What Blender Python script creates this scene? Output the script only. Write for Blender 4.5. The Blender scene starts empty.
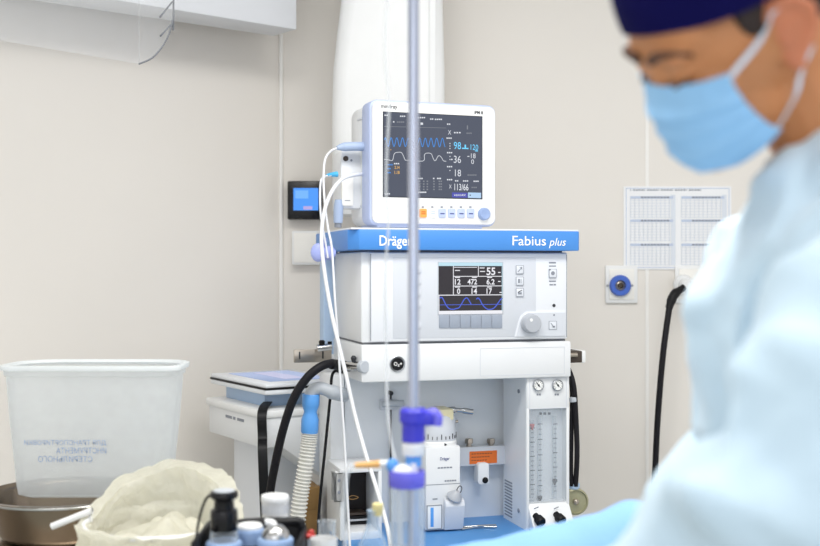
import bpy, bmesh, math, random
from mathutils import Vector, Matrix, noise
random.seed(7)
C = bpy.context.scene.collection
PI = math.pi
F, CX, HY, CAMZ = 1150.0, 410.0, 268.0, 1.45      # focal length in pixels, optical axis, horizon row, eye height

# ------------------------------------------------------------------ materials
def lin(c):
    return c / 12.92 if c <= 0.04045 else ((c + 0.055) / 1.055) ** 2.4
def col(h):
    return tuple(lin(int(h[i:i + 2], 16) / 255) for i in (0, 2, 4)) + (1.0,)
MATS = {}
def mat(key, hexc, rough=0.5, metal=0.0, var=0.03, nscale=14.0, bump=0.0, bscale=60.0, sss=0.0, spec=0.5,
        trans=0.0, coat=0.0, sheen=0.0):
    m = bpy.data.materials.new(key); m.use_nodes = True
    nt = m.node_tree; n = nt.nodes; l = nt.links
    p = n['Principled BSDF']
    tc = n.new('ShaderNodeTexCoord')
    nz = n.new('ShaderNodeTexNoise'); nz.inputs['Scale'].default_value = nscale; nz.inputs['Detail'].default_value = 4
    l.new(tc.outputs['Object'], nz.inputs['Vector'])
    mx = n.new('ShaderNodeMix'); mx.data_type = 'RGBA'
    c = col(hexc)
    mx.inputs['A'].default_value = tuple(max(0, x * (1 - var)) for x in c[:3]) + (1,)
    mx.inputs['B'].default_value = tuple(min(1, x * (1 + var)) for x in c[:3]) + (1,)
    l.new(nz.outputs['Fac'], mx.inputs['Factor']); l.new(mx.outputs['Result'], p.inputs['Base Color'])
    p.inputs['Roughness'].default_value = rough; p.inputs['Metallic'].default_value = metal
    p.inputs['Specular IOR Level'].default_value = spec
    if sss: 
        p.inputs['Subsurface Weight'].default_value = sss
        p.inputs['Subsurface Radius'].default_value = (0.02, 0.008, 0.005); p.inputs['Subsurface Scale'].default_value = 0.6
    if trans: p.inputs['Transmission Weight'].default_value = trans
    if coat: p.inputs['Coat Weight'].default_value = coat
    if sheen: p.inputs['Sheen Weight'].default_value = sheen
    if bump:
        nb = n.new('ShaderNodeTexNoise'); nb.inputs['Scale'].default_value = bscale; nb.inputs['Detail'].default_value = 6
        l.new(tc.outputs['Object'], nb.inputs['Vector'])
        b = n.new('ShaderNodeBump'); b.inputs['Strength'].default_value = bump; b.inputs['Distance'].default_value = 0.01
        l.new(nb.outputs['Fac'], b.inputs['Height']); l.new(b.outputs['Normal'], p.inputs['Normal'])
    MATS[key] = m; return m
def clear(key, hexc, opacity=0.15, rough=0.1, rim=0.5, translucent=0.0, bump=0.0):
    """thin clear plastic or glass: transparent sheet with a body colour and glossy grazing edges"""
    m = bpy.data.materials.new(key); m.use_nodes = True
    nt = m.node_tree; n = nt.nodes; l = nt.links
    p = n['Principled BSDF']; p.inputs['Base Color'].default_value = col(hexc); p.inputs['Roughness'].default_value = rough
    body = p.outputs[0]
    if bump:
        tc = n.new('ShaderNodeTexCoord'); nb = n.new('ShaderNodeTexNoise'); nb.inputs['Scale'].default_value = 38; nb.inputs['Detail'].default_value = 5; nb.inputs['Distortion'].default_value = 1.5
        l.new(tc.outputs['Object'], nb.inputs['Vector']); bp = n.new('ShaderNodeBump'); bp.inputs['Strength'].default_value = bump; bp.inputs['Distance'].default_value = .02
        l.new(nb.outputs['Fac'], bp.inputs['Height']); l.new(bp.outputs['Normal'], p.inputs['Normal'])
    if translucent:
        tl = n.new('ShaderNodeBsdfTranslucent'); tl.inputs['Color'].default_value = col(hexc)
        mm = n.new('ShaderNodeMixShader'); mm.inputs[0].default_value = translucent
        l.new(p.outputs[0], mm.inputs[1]); l.new(tl.outputs[0], mm.inputs[2]); body = mm.outputs[0]
    t = n.new('ShaderNodeBsdfTransparent')
    lw = n.new('ShaderNodeLayerWeight'); lw.inputs['Blend'].default_value = 0.3
    nz = n.new('ShaderNodeTexNoise'); nz.inputs['Scale'].default_value = 6.0
    ma = n.new('ShaderNodeMath'); ma.operation = 'MULTIPLY_ADD'
    l.new(lw.outputs['Facing'], ma.inputs[0]); ma.inputs[1].default_value = rim; ma.inputs[2].default_value = opacity * 0.85
    mb = n.new('ShaderNodeMath'); mb.operation = 'MULTIPLY_ADD'; mb.use_clamp = True
    l.new(nz.outputs['Fac'], mb.inputs[0]); mb.inputs[1].default_value = opacity * 0.3; l.new(ma.outputs[0], mb.inputs[2])
    mix = n.new('ShaderNodeMixShader')
    l.new(mb.outputs[0], mix.inputs[0]); l.new(t.outputs[0], mix.inputs[1]); l.new(body, mix.inputs[2])
    l.new(mix.outputs[0], n['Material Output'].inputs['Surface'])
    MATS[key] = m; return m
def glow(key, hexc, s=1.0):
    m = bpy.data.materials.new(key); m.use_nodes = True
    p = m.node_tree.nodes['Principled BSDF']
    p.inputs['Base Color'].default_value = (0.01, 0.01, 0.012, 1); p.inputs['Roughness'].default_value = 0.25
    p.inputs['Emission Color'].default_value = col(hexc); p.inputs['Emission Strength'].default_value = s
    MATS[key] = m; return m

mat('wall', 'e9e4dd', 0.75, var=0.02, nscale=2.5, bump=0.03, bscale=250)
mat('wall_strip', 'f2f0ec', 0.5)
mat('floor', 'b9bdb8', 0.4, var=0.05)
mat('ceiling', 'e8e6e0', 0.8)
mat('beam', 'e2e4e8', 0.4)
mat('white', 'eceded', 0.35)
mat('white_warm', 'f2f0ea', 0.4)
mat('device_white', 'e6e8ea', 0.38, var=0.015)
mat('panel_grey', 'd3d7de', 0.42, var=0.015)
mat('panel_light', 'e6e9ee', 0.42, var=0.015)
mat('key_grey', '9aa3b2', 0.4)
mat('key_pale', 'dde1e8', 0.4)
mat('back_blue', 'e6eaee', 0.42, var=0.02)
mat('shelf_blue', '4a8fdc', 0.4, var=0.02)
mat('shelf_side', '8fb4e6', 0.45)
mat('column_blue', 'aec6e2', 0.45)
mat('work_blue', '4b8ac8', 0.4)
mat('seam', '6d7076', 0.6)
mat('black', '0b0b0f', 0.5, spec=0.3)
mat('black_rubber', '0f0d14', 0.55, spec=0.3, bump=0.05)
mat('black_gloss', '0b0a0e', 0.25, spec=0.4)
mat('brown_dark', '1d1414', 0.5, var=0.3)
mat('grey_metal', 'a8abb0', 0.35, 0.8)
mat('steel', 'c4c4c4', 0.22, 1.0, var=0.05)
mat('steel_brushed', 'b3aa9f', 0.3, 1.0, var=0.12, nscale=30)
mat('basin_steel', '8c7f70', 0.25, 1.0, var=0.15, nscale=8)  # darker bronze base colour holds the basin's dark reflections
mat('pole_steel', 'b9bfd0', 0.25, 0.9)
mat('grey_plastic', 'b9bfc6', 0.4)
mat('plug_blue', 'a9bad6', 0.45)
mat('rim_blue', 'b7c4e6', 0.4)
mat('knob_blue', '93a8d0', 0.35)
mat('knob_grey', 'b3b7be', 0.35)
mat('orange', 'e4722a', 0.5, var=0.06)
mat('orange_key', 'f2a552', 0.45)
mat('cream', 'efe6bf', 0.45)
mat('purple', '3a38c4', 0.4)
mat('lilac', '6a66da', 0.4)
mat('clip_lilac', 'a9b4ee', 0.4)
mat('con_blue', '5a9fe6', 0.4)
mat('tip_cyan', '4fb4e4', 0.4)
mat('hose_white', 'eceae2', 0.4, spec=0.5)
mat('cable_white', 'e6e8ec', 0.35)
mat('ink_white', 'ffffff', 0.5)
mat('ink_dark', '2e3036', 0.6)
mat('ink_blue', '3c4a84', 0.6)
mat('ink_grey', '878c96', 0.6)
mat('ink_print', '7d93b8', 0.7)
mat('paper', 'f2f3f5', 0.7)
mat('grid_blue', 'c2cde2', 0.7)
mat('grid_pale', 'dde3ec', 0.7)
mat('socket_blue', '3f66c4', 0.35)
mat('hole_brown', '3f342c', 0.5)
mat('dial_face', 'f3f4f2', 0.4)
mat('gauge_khaki', 'a3a184', 0.4, 0.3)
mat('red', 'c03a35', 0.4)
mat('lid_blue', '9db8de', 0.4)
mat('stopper', 'eadb9c', 0.5)
mat('amber_tube', 'e0ac66', 0.35)
mat('drape', '8cb8e8', 0.85, spec=0.2, var=0.05, bump=0.1, bscale=120)
mat('gown', 'cde4f3', 0.7, var=0.06, nscale=9, bump=0.12, bscale=50, sheen=0.2)
mat('cap', '0d0b45', 0.85, spec=0.1, var=0.12, bump=0.1, bscale=200)
mat('mask', '9accf5', 0.7, var=0.05, nscale=30, bump=0.06, bscale=300)
mat('loop', 'd5e2f0', 0.7)
mat('skin', 'c78656', 0.5, var=0.1, nscale=18, sss=0.12)
mat('ear_skin', 'cc7e5a', 0.5, var=0.12, nscale=40, sss=0.15)
mat('hair', '2a1a14', 0.6, var=0.3, nscale=90, bump=0.3, bscale=200)
mat('brow', '55382a', 0.7, var=0.3, nscale=120)
mat('lip', 'b06a5c', 0.5)
mat('glove', 'efdcd0', 0.5)
mat('scrubs', '3f6f9e', 0.8)
mat('shoe', 'e8eaee', 0.5)
mat('gap_brown', '8a6a3c', 0.7)  # tone of the shaded floor and wall in the gap behind the hoses
clear('box_plastic', 'f6fafc', 0.36, 0.25, 0.12, 0.7)
clear('box_rim', 'f6f9fa', 0.85, 0.3, 0.2, 0.4)
clear('curtain_clear', 'd3d6da', 0.10, 0.25, 0.08)
clear('glass', 'dfeaf4', 0.10, 0.05, 0.75)
clear('glass_blue', 'bcd6f0', 0.22, 0.1, 0.6)
clear('tube_clear', 'edf1f4', 0.55, 0.15, 0.4)
clear('line_clear', 'e3e7ea', 0.35, 0.15, 0.4)
clear('bag', 'f8f6ea', 0.80, 0.22, 0.2, 0.6, bump=.45)
clear('hose_clear', 'f6f5f0', 0.85, 0.3, 0.3, 0.3)
glow('mon_bg', '464d5e', 1.0)
glow('mon_blue', '3f8ce0', 1.0)
glow('mon_cyan', '6fd2ff', 1.1)
glow('mon_white', 'dfe3ea', 1.0)
glow('mon_grey', '8a8f98', 0.8)
glow('mon_orange', 'e0b060', 0.9)
glow('mon_violet', '4c50b8', 0.9)
glow('mon_pale', 'b4d4f4', 1.0)
glow('fab_bg', '231c22', 0.9)
glow('fab_white', 'eeeef4', 1.0)
glow('fab_cyan', 'bfe2f0', 1.0)
glow('fab_blue', '4a63d8', 1.0)
glow('wall_screen', '2f8cf2', 1.1)
glow('wall_screen_pale', '63a8f4', 1.1)
glow('wall_screen_violet', 'b6a4dc', 1.0)
glow('cart_screen', '9fb6e6', 0.7)
glow('cart_screen_pale', 'c3c6ee', 0.7)

# ------------------------------------------------------------------ mesh builder: collects shapes, becomes ONE mesh object
def cr(pts, n=8):
    """Catmull-Rom through points"""
    P_ = [Vector(p) for p in pts]
    if len(P_) < 3:
        return P_
    P_ = [P_[0] * 2 - P_[1]] + P_ + [P_[-1] * 2 - P_[-2]]
    out = []
    for i in range(1, len(P_) - 2):
        a, b, c, d = P_[i - 1:i + 3]
        for k in range(n):
            t = k / n
            out.append(0.5 * ((2 * b) + (c - a) * t + (2 * a - 5 * b + 4 * c - d) * t * t + (3 * b - a - 3 * c + d) * t ** 3))
    out.append(P_[-2])
    return out
class B:
    def __init__(s):
        s.v = []; s.f = []; s.m = []; s.mats = []
    def mi(s, k):
        if k not in s.mats: s.mats.append(k)
        return s.mats.index(k)
    def add(s, verts, faces, m, M=None):
        o = len(s.v); k = s.mi(m)
        s.v += [tuple(M @ Vector(v)) if M else tuple(v) for v in verts]
        for f in faces:
            s.f.append(tuple(o + i for i in f)); s.m.append(k)
        return s
    def addbm(s, bm, m, M=None):
        bm.verts.index_update()
        s.add([v.co.copy() for v in bm.verts], [[v.index for v in f.verts] for f in bm.faces], m, M); bm.free()
        return s
    def box(s, x0, x1, y0, y1, z0, z1, m, bev=0.0, seg=2, M=None):
        bm = bmesh.new(); bmesh.ops.create_cube(bm, size=1)
        for v in bm.verts:
            v.co = Vector(((x0 + x1) / 2 + v.co.x * (x1 - x0), (y0 + y1) / 2 + v.co.y * (y1 - y0), (z0 + z1) / 2 + v.co.z * (z1 - z0)))
        if bev:
            bev = min(bev, 0.45 * min(abs(x1 - x0), abs(y1 - y0), abs(z1 - z0)))
            bmesh.ops.bevel(bm, geom=bm.edges[:], offset=bev, segments=seg, profile=0.5, affect='EDGES')
        return s.addbm(bm, m, M)
    def prism(s, poly, y0, y1, m, bev=0.0, seg=2, M=None, axis='y'):
        """outline in (x,z) extruded along y (or in (x,y) along z with axis='z')"""
        bm = bmesh.new()
        if axis == 'y':
            vs = [bm.verts.new((x, y0, z)) for x, z in poly]; d = (0, y1 - y0, 0)
        elif axis == 'z':
            vs = [bm.verts.new((x, z, y0)) for x, z in poly]; d = (0, 0, y1 - y0)
        else:
            vs = [bm.verts.new((y0, x, z)) for x, z in poly]; d = (y1 - y0, 0, 0)
        f = bm.faces.new(vs)
        r = bmesh.ops.extrude_face_region(bm, geom=[f])
        bmesh.ops.translate(bm, verts=[g for g in r['geom'] if isinstance(g, bmesh.types.BMVert)], vec=d)
        bmesh.ops.recalc_face_normals(bm, faces=bm.faces[:])
        if bev:
            fc = [e for e in bm.edges if len(e.link_faces) == 2 and e.calc_face_angle(0) > 0.6]
            bmesh.ops.bevel(bm, geom=fc, offset=bev, segments=seg, profile=0.5, affect='EDGES')
        return s.addbm(bm, m, M)
    def rrect(s, x0, x1, z0, z1, y0, y1, r, m, bev=0.0, n=5, M=None):
        poly = []
        for cx, cz, a0 in ((x1 - r, z1 - r, 0), (x0 + r, z1 - r, 90), (x0 + r, z0 + r, 180), (x1 - r, z0 + r, 270)):
            for k in range(n + 1):
                a = math.radians(a0 + 90 * k / n); poly.append((cx + r * math.cos(a), cz + r * math.sin(a)))
        return s.prism(poly, y0, y1, m, bev, 2, M)
    def frame(s, x0, x1, z0, z1, w, y0, y1, m, M=None):
        for a in ((x0, x1, z0, z0 + w), (x0, x1, z1 - w, z1), (x0, x0 + w, z0 + w, z1 - w), (x1 - w, x1, z0 + w, z1 - w)):
            s.box(a[0], a[1], y0, y1, a[2], a[3], m, M=M)
        return s
    def lathe(s, prof, m, o=(0, 0, 0), axis=(0, 0, 1), seg=32, cap=True):
        q = Vector((0, 0, 1)).rotation_difference(Vector(axis)).to_matrix().to_4x4()
        M = Matrix.Translation(o) @ q
        vs, fs = [], []
        for r, z in prof:
            for k in range(seg):
                a = 2 * PI * k / seg; vs.append((r * math.cos(a), r * math.sin(a), z))
        for i in range(len(prof) - 1):
            for k in range(seg):
                k2 = (k + 1) % seg
                fs.append((i * seg + k, i * seg + k2, (i + 1) * seg + k2, (i + 1) * seg + k))
        if cap:
            fs.append(tuple(range(seg))[::-1]); fs.append(tuple((len(prof) - 1) * seg + k for k in range(seg)))
        return s.add(vs, fs, m, M)
    def cyl(s, a, b, r, m, r2=None, seg=20, ch=0.0):
        a, b = Vector(a), Vector(b); L = (b - a).length; r2 = r if r2 is None else r2
        pr = [(r, 0), (r2, L)] if not ch else [(r - ch, 0), (r, ch), (r2, L - ch), (r2 - ch, L)]
        return s.lathe(pr, m, a, (b - a).normalized(), seg)
    def tube(s, pts, r, m, seg=10, smooth=8, rs=None, cap=True):
        ps = cr(pts, smooth) if smooth else [Vector(p) for p in pts]
        n = len(ps); vs, fs = [], []
        t0 = (ps[1] - ps[0]).normalized()
        nrm = t0.orthogonal().normalized()
        for i, p in enumerate(ps):
            t = (ps[min(i + 1, n - 1)] - ps[max(i - 1, 0)]).normalized()
            nrm = (nrm - t * nrm.dot(t)).normalized(); bn = t.cross(nrm)
            rr = rs(i / (n - 1)) if rs else r
            for k in range(seg):
                a = 2 * PI * k / seg; vs.append(p + (nrm * math.cos(a) + bn * math.sin(a)) * rr)
        for i in range(n - 1):
            for k in range(seg):
                k2 = (k + 1) % seg
                fs.append((i * seg + k, i * seg + k2, (i + 1) * seg + k2, (i + 1) * seg + k))
        if cap:
            fs.append(tuple(range(seg))[::-1]); fs.append(tuple((n - 1) * seg + k for k in range(seg)))
        return s.add(vs, fs, m)
    def ribbon(s, pts, w, t, m, side=(1, 0, 0)):
        """flat strap along points, width w along side, thickness t"""
        ps = cr(pts, 8); n = len(ps); vs, fs = [], []; sd = Vector(side).normalized()
        for i, p in enumerate(ps):
            tg = (ps[min(i + 1, n - 1)] - ps[max(i - 1, 0)]).normalized(); nn = tg.cross(sd).normalized()
            for a, b in ((-1, -1), (1, -1), (1, 1), (-1, 1)):
                vs.append(p + sd * a * w / 2 + nn * b * t / 2)
        for i in range(n - 1):
            for k in range(4):
                fs.append((i * 4 + k, i * 4 + (k + 1) % 4, i * 4 + 4 + (k + 1) % 4, i * 4 + 4 + k))
        fs.append((3, 2, 1, 0)); fs.append(tuple((n - 1) * 4 + k for k in range(4)))
        return s.add(vs, fs, m)
    def line(s, pts, w, y, m):
        """flat drawn line in the (x,z) plane at depth y"""
        for (x0, z0), (x1, z1) in zip(pts, pts[1:]):
            d = Vector((x1 - x0, z1 - z0)); L = d.length
            if L < 1e-7: continue
            d /= L; n_ = Vector((-d.y, d.x)) * w / 2; e = d * w * 0.3
            s.add([(x0 - n_.x - e.x, y, z0 - n_.y - e.y), (x1 - n_.x + e.x, y, z1 - n_.y + e.y), (x1 + n_.x + e.x, y, z1 + n_.y + e.y), (x0 + n_.x - e.x, y, z0 + n_.y - e.y)], [(0, 1, 2, 3)], m)
        return s
    def rect(s, x0, x1, z0, z1, y, m):
        return s.add([(x0, y, z0), (x1, y, z0), (x1, y, z1), (x0, y, z1)], [(0, 1, 2, 3)], m)
    def text(s, t, x0, x1, z0, z1, y, m, shear=0.0, bold=0.0, mirror=False, M=None):
        """lettering fitted into a box of the (x,z) plane, facing -y"""
        cu = bpy.data.curves.new('t', 'FONT'); cu.body = t; cu.shear = shear; cu.offset = bold; cu.resolution_u = 3
        ob = bpy.data.objects.new('t', cu); C.objects.link(ob)
        me = bpy.data.meshes.new_from_object(ob)
        vs = [v.co.copy() for v in me.vertices]; fs = [tuple(p.vertices) for p in me.polygons]
        bpy.data.objects.remove(ob); bpy.data.curves.remove(cu); bpy.data.meshes.remove(me)
        if not vs: return s
        a0 = min(v.x for v in vs); a1 = max(v.x for v in vs); b0 = min(v.y for v in vs); b1 = max(v.y for v in vs)
        q = []
        for v in vs:
            k = (v.x - a0) / max(a1 - a0, 1e-6)
            if mirror: k = 1 - k
            q.append((x0 + k * (x1 - x0), y, z0 + (v.y - b0) / max(b1 - b0, 1e-6) * (z1 - z0)))
        return s.add(q, fs, m, M)
    def ell(s, c, r, m, rot=None, u=24, v=16):
        bm = bmesh.new(); bmesh.ops.create_uvsphere(bm, u_segments=u, v_segments=v, radius=1)
        M = Matrix.Translation(c) @ (rot.to_4x4() if rot else Matrix()) @ Matrix.Diagonal((*r, 1))
        return s.addbm(bm, m, M)
    def cap(s, a, b, ra, rb, m, seg=16):
        """tapered capsule"""
        a, b = Vector(a), Vector(b)
        s.ell(a, (ra,) * 3, m, u=seg, v=10); s.ell(b, (rb,) * 3, m, u=seg, v=10)
        if (b - a).length > 1e-5: s.cyl(a, b, ra, m, rb, seg)
        return s
    def grid(s, fn, nu, nv, m, closed_u=False):
        vs = [fn(i / (nu if closed_u else nu - 1), j / (nv - 1)) for j in range(nv) for i in range(nu)]
        fs = []
        for j in range(nv - 1):
            for i in range(nu if closed_u else nu - 1):
                i2 = (i + 1) % nu
                fs.append((j * nu + i, j * nu + i2, (j + 1) * nu + i2, (j + 1) * nu + i))
        return s.add(vs, fs, m)
    def build(s, name, parent=None, sharp=38, thick=0.0, remesh=0.0, smooth=0, wrinkle=None, recalc=False):
        me = bpy.data.meshes.new(name)
        me.from_pydata([tuple(v) for v in s.v], [], s.f)
        for k in s.mats: me.materials.append(MATS[k])
        me.polygons.foreach_set('material_index', s.m)
        if recalc:
            bm = bmesh.new(); bm.from_mesh(me); bmesh.ops.recalc_face_normals(bm, faces=bm.faces[:]); bm.to_mesh(me); bm.free()
        o = bpy.data.objects.new(name, me); C.objects.link(o)
        if remesh or thick or smooth:
            if remesh:
                md = o.modifiers.new('r', 'REMESH'); md.mode = 'VOXEL'; md.voxel_size = remesh
            if smooth:
                md = o.modifiers.new('s', 'SMOOTH'); md.iterations = smooth; md.factor = 0.5
            if thick:
                md = o.modifiers.new('t', 'SOLIDIFY'); md.thickness = thick; md.offset = 0
            dg = bpy.context.evaluated_depsgraph_get(); dg.update()
            me2 = bpy.data.meshes.new_from_object(o.evaluated_get(dg)); o.modifiers.clear(); o.data = me2
            bpy.data.meshes.remove(me); me = me2; me.name = name
        if wrinkle:
            nn = [v.normal.copy() for v in me.vertices]
            for v, q in zip(me.vertices, nn): v.co += q * wrinkle(v.co)
        me.polygons.foreach_set('use_smooth', [True] * len(me.polygons))
        try: me.set_sharp_from_angle(angle=math.radians(sharp))
        except Exception: pass
        me.update()
        if parent: o.parent = parent
        return o

def tag(o, label=None, cat=None, group=None, kind=None):
    if label: o['label'] = label
    if cat: o['category'] = cat
    if group: o['group'] = group
    if kind: o['kind'] = kind
    return o
def thing(name, label, cat, loc=(0, 0, 0), rz=0.0, group=None):
    o = bpy.data.objects.new(name, None); C.objects.link(o); o.empty_display_size = 0.05
    o.location = loc; o.rotation_euler = (0, 0, rz)
    return tag(o, label, cat, group)
def P(px, py, Y):
    """the point at depth Y that the photograph shows at pixel (px, py)"""
    return Vector(((px - CX) / F * Y, Y, CAMZ - (py - HY) / F * Y))
class Fr:
    """upright plane turned by t about z, through pixel column px0 at depth Y0; measures pixels in its own metres"""
    def __init__(s, px0, Y0, t, zb=0.0):
        s.t = math.radians(t); s.O = Vector(((px0 - CX) / F * Y0, Y0)); s.zb = zb
        s.u = Vector((math.cos(s.t), math.sin(s.t))); s.n = Vector((-math.sin(s.t), math.cos(s.t)))
    def __call__(s, px, py, v=0.0):
        d = Vector(((px - CX) / F, 1.0)); k = (v + s.O.dot(s.n)) / d.dot(s.n)
        return ((d * k - s.O).dot(s.u), CAMZ - (py - HY) / F * k - s.zb)
    def loc(s): return (s.O.x, s.O.y, s.zb)
    def world(s, u, v, z): 
        q = s.O + s.u * u + s.n * v; return Vector((q.x, q.y, z + s.zb))
    def box(s, px0, py0, px1, py1, v=0.0):
        """pixel rectangle -> x0, x1, z0, z1"""
        my = (py0 + py1) / 2; mx = (px0 + px1) / 2
        return s(px0, my, v)[0], s(px1, my, v)[0], s(mx, py1, v)[1], s(mx, py0, v)[1]

# ------------------------------------------------------------------ camera, light
cd = bpy.data.cameras.new('camera'); cam = bpy.data.objects.new('camera', cd); C.objects.link(cam)
cam.location = (0, 0, CAMZ); cam.rotation_euler = (PI / 2, 0, 0)
cd.sensor_width = 36; cd.lens = F / 820 * 36; cd.shift_y = -5 / 820; cd.clip_start = 0.05
cd.dof.use_dof = True; cd.dof.focus_distance = 3.03; cd.dof.aperture_fstop = 3.0
sc = bpy.context.scene; sc.camera = cam
sc.view_settings.view_transform = 'Standard'; sc.view_settings.look = 'None'
sc.view_settings.exposure = 0.0; sc.view_settings.gamma = 1.0; sc.view_settings.use_curve_mapping = False
w = bpy.data.worlds.new('world'); sc.world = w; w.use_nodes = True
w.node_tree.nodes['Background'].inputs[0].default_value = (0.965, 0.97, 1.0, 1); w.node_tree.nodes['Background'].inputs[1].default_value = 0.90
def area(name, loc, size, power, color=(1, 1, 1), rot=(0, 0, 0), sy=None):
    d = bpy.data.lights.new(name, 'AREA'); d.size = size; d.energy = power; d.color = color
    if sy: d.shape = 'RECTANGLE'; d.size_y = sy
    o = bpy.data.objects.new(name, d); C.objects.link(o); o.location = loc; o.rotation_euler = rot
    return o
CEIL = 2.95
area('ceiling_lamp', (0.3, 1.7, CEIL - 0.03), 1.6, 44, (1, 0.985, 0.96), sy=0.6)
area('ceiling_lamp', (1.3, 0.5, CEIL - 0.03), 1.3, 16, (1, 0.985, 0.96), sy=0.6)
area('ceiling_lamp', (-1.0, 1.2, CEIL - 0.03), 1.3, 13, (1, 0.985, 0.96), sy=0.6)
# unseen cool area light behind the camera, filling the front
area('rear_fill', (-0.4, -1.6, 1.9), 2.4, 16, (0.93, 0.97, 1.0), rot=(math.radians(84), 0, math.radians(6)), sy=1.5)

# ------------------------------------------------------------------ the setting
WB = 3.9                                   # the back wall
KX = (280 - CX) / F * WB                   # the corner between back wall and left wall
dl = Vector((-0.76, -0.65)).normalized(); nl = Vector((dl.y, -dl.x))     # left wall runs towards the photographer; nl points out of the room
if nl.dot(Vector((0, 1))) < 0: nl = -nl
def struct(name, b, **k): return tag(b.build(name, **k), kind='structure')
struct('wall_back', B().box(KX - 0.06, 3.2, WB, WB + 0.12, 0, CEIL, 'wall'))
a = Vector((KX, WB)); e = a + dl * 4.2
struct('wall_left', B().prism([tuple(a), tuple(e), tuple(e + nl * 0.12), tuple(a + nl * 0.12)], 0, CEIL, 'wall', axis='z'))
struct('floor', B().box(-4.2, 3.2, -2.0, 4.1, -0.06, 0, 'floor'))
struct('ceiling', B().box(-4.2, 3.2, -2.0, 4.1, CEIL, CEIL + 0.06, 'ceiling'))
x = (647 - CX) / F * WB
struct('trim_1', B().box(x - 0.006, x + 0.006, WB - 0.002, WB, 0.0, CEIL, 'wall_strip', 0.0008))
ti = math.atan2(dl.y, dl.x)
Mc = Matrix.Translation((KX, WB, 0)) @ Matrix.Rotation(ti, 4, 'Z')
struct('trim_2', B().tube([(KX + 0.004, WB - 0.006, 0.0), (KX + 0.004, WB - 0.004, CEIL)], 0.0075, 'wall_strip', smooth=0))
# boxed-in housing along the top of the left wall
off = 0.20
e1 = P(297, 30, 3.62)
inn = -nl
fr0 = Vector((e1.x, e1.y)); dirb = dl
q = [fr0, fr0 + dirb * 3.4, fr0 + dirb * 3.4 + nl * 0.24, fr0 + nl * 0.13]
bz = e1.z
struct('beam_left', B().prism([tuple(p) for p in q], bz, CEIL, 'beam', 0.006, axis='z'))

# ------------------------------------------------------------------ wall fittings (back wall, frontal)
def wx(px): return (px - CX) / F * WB
def wz(py): return CAMZ - (py - HY) / F * WB
# small wall display
t = thing('wall_display', 'small black-framed display with a blue picture on the wall left of the machine', 'screen', (wx(306), WB, wz(220)))
hw = (wx(323) - wx(289)) / 2; hh = wz(182) - wz(220)
B().box(-hw, hw, -0.05, 0.0, 0, hh, 'black_gloss', 0.004).build('case', t)
sx0, sx1, sz0, sz1 = -hw + 0.020, hw - 0.012, 0.030, hh - 0.024
b = B().rect(sx0, sx1, sz0, sz1, -0.0505, 'wall_screen')
b.rect(sx0 + .006, sx0 + .05, sz1 - .035, sz1 - .008, -0.051, 'wall_screen_pale').rect(sx1 - .05, sx1 - .02, sz0 + .003, sz0 + .014, -0.051, 'wall_screen_violet')
b.build('screen', t)
# white box under it
t = thing('wall_box', 'plain white plastic box on the wall below the small black display', 'box', (wx(307), WB, wz(265)))
hw = (wx(321) - wx(293)) / 2; hh = wz(231) - wz(265)
B().box(-hw, hw, -0.045, 0, 0, hh, 'white', 0.006).build('casing', t)
B().box(-hw + 0.008, hw - 0.008, -0.049, -0.045, 0.008, hh - 0.008, 'white_warm', 0.0015).build('cover', t)
# gas socket with blue ring
t = thing('gas_socket', 'square white wall socket with a blue ring and nothing plugged in', 'socket', (wx(621), WB, wz(303)))
hw = (wx(637) - wx(605)) / 2; hh = wz(265.5) - wz(303)
B().box(-hw, hw, -0.012, 0, 0, hh, 'white', 0.003).box(-hw + .012, hw - .012, -0.016, -0.012, 0.012, hh - .012, 'white_warm', 0.0015).build('plate', t)
cz = wz(285.5) - wz(303); cx_ = wx(619) - wx(621)
b = B().lathe([(0.036, 0), (0.036, 0.012), (0.032, 0.018), (0.019, 0.018), (0.017, 0.010)], 'socket_blue', (cx_, -0.016, cz), (0, -1, 0), cap=False)
b.build('ring', t)
B().lathe([(0.018, 0), (0.018, 0.010), (0.010, 0.014), (0.008, 0.002)], 'steel_brushed', (cx_, -0.016, cz), (0, -1, 0)).lathe([(0.008, 0), (0.0075, 0.0142)], 'hole_brown', (cx_, -0.016, cz), (0, -1, 0), seg=16).build('valve', t)
for sx in (-1, 1):
    B().lathe([(0.004, 0), (0.004, 0.001), (0.003, 0.002)], 'grey_metal', (cx_ + sx * 0.042, -0.016, cz), (0, -1, 0), seg=12).build('screw', t)
# second gas socket with the hose plugged in
t = thing('gas_socket', 'white wall socket partly hidden by the blue gown, with a white plug fitted', 'socket', (wx(692), WB, wz(303)))
hw = (wx(709) - wx(674)) / 2; hh = wz(265.5) - wz(303)
B().box(-hw, hw, -0.012, 0, 0, hh, 'white', 0.003).box(-hw + .012, hw - .012, -0.016, -0.012, 0.012, hh - .012, 'white_warm', 0.0015).build('plate', t)
cz = wz(284.5) - wz(303); cx_ = wx(682) - wx(692)
B().lathe([(0.034, 0), (0.034, 0.012), (0.030, 0.018), (0.012, 0.018)], 'white', (cx_, -0.016, cz), (0, -1, 0)).build('ring', t)
B().lathe([(0.018, 0), (0.021, 0.004), (0.021, 0.03), (0.017, 0.036)], 'white', (cx_, -0.034, cz), (0, -1, 0)).cyl((cx_ + .01, -.05, cz), (cx_ + .055, -.055, cz + .006), .012, 'white', ch=.003).build('plug', t)
t = thing('gas_hose', 'black rubber gas hose hanging from the wall socket beside the blue gown', 'hose', P(655, 480, 3.8))
t.location = (0, 0, 0)
s0 = Vector((wx(678), WB - 0.085, wz(287)))
B().tube([s0, P(674, 295, 3.80), P(669, 308, 3.79)], 0.014, 'black', smooth=4, rs=lambda k: 0.012 if k < .3 else (0.016 if k < .8 else 0.013)).build('coupling', t)
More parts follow.
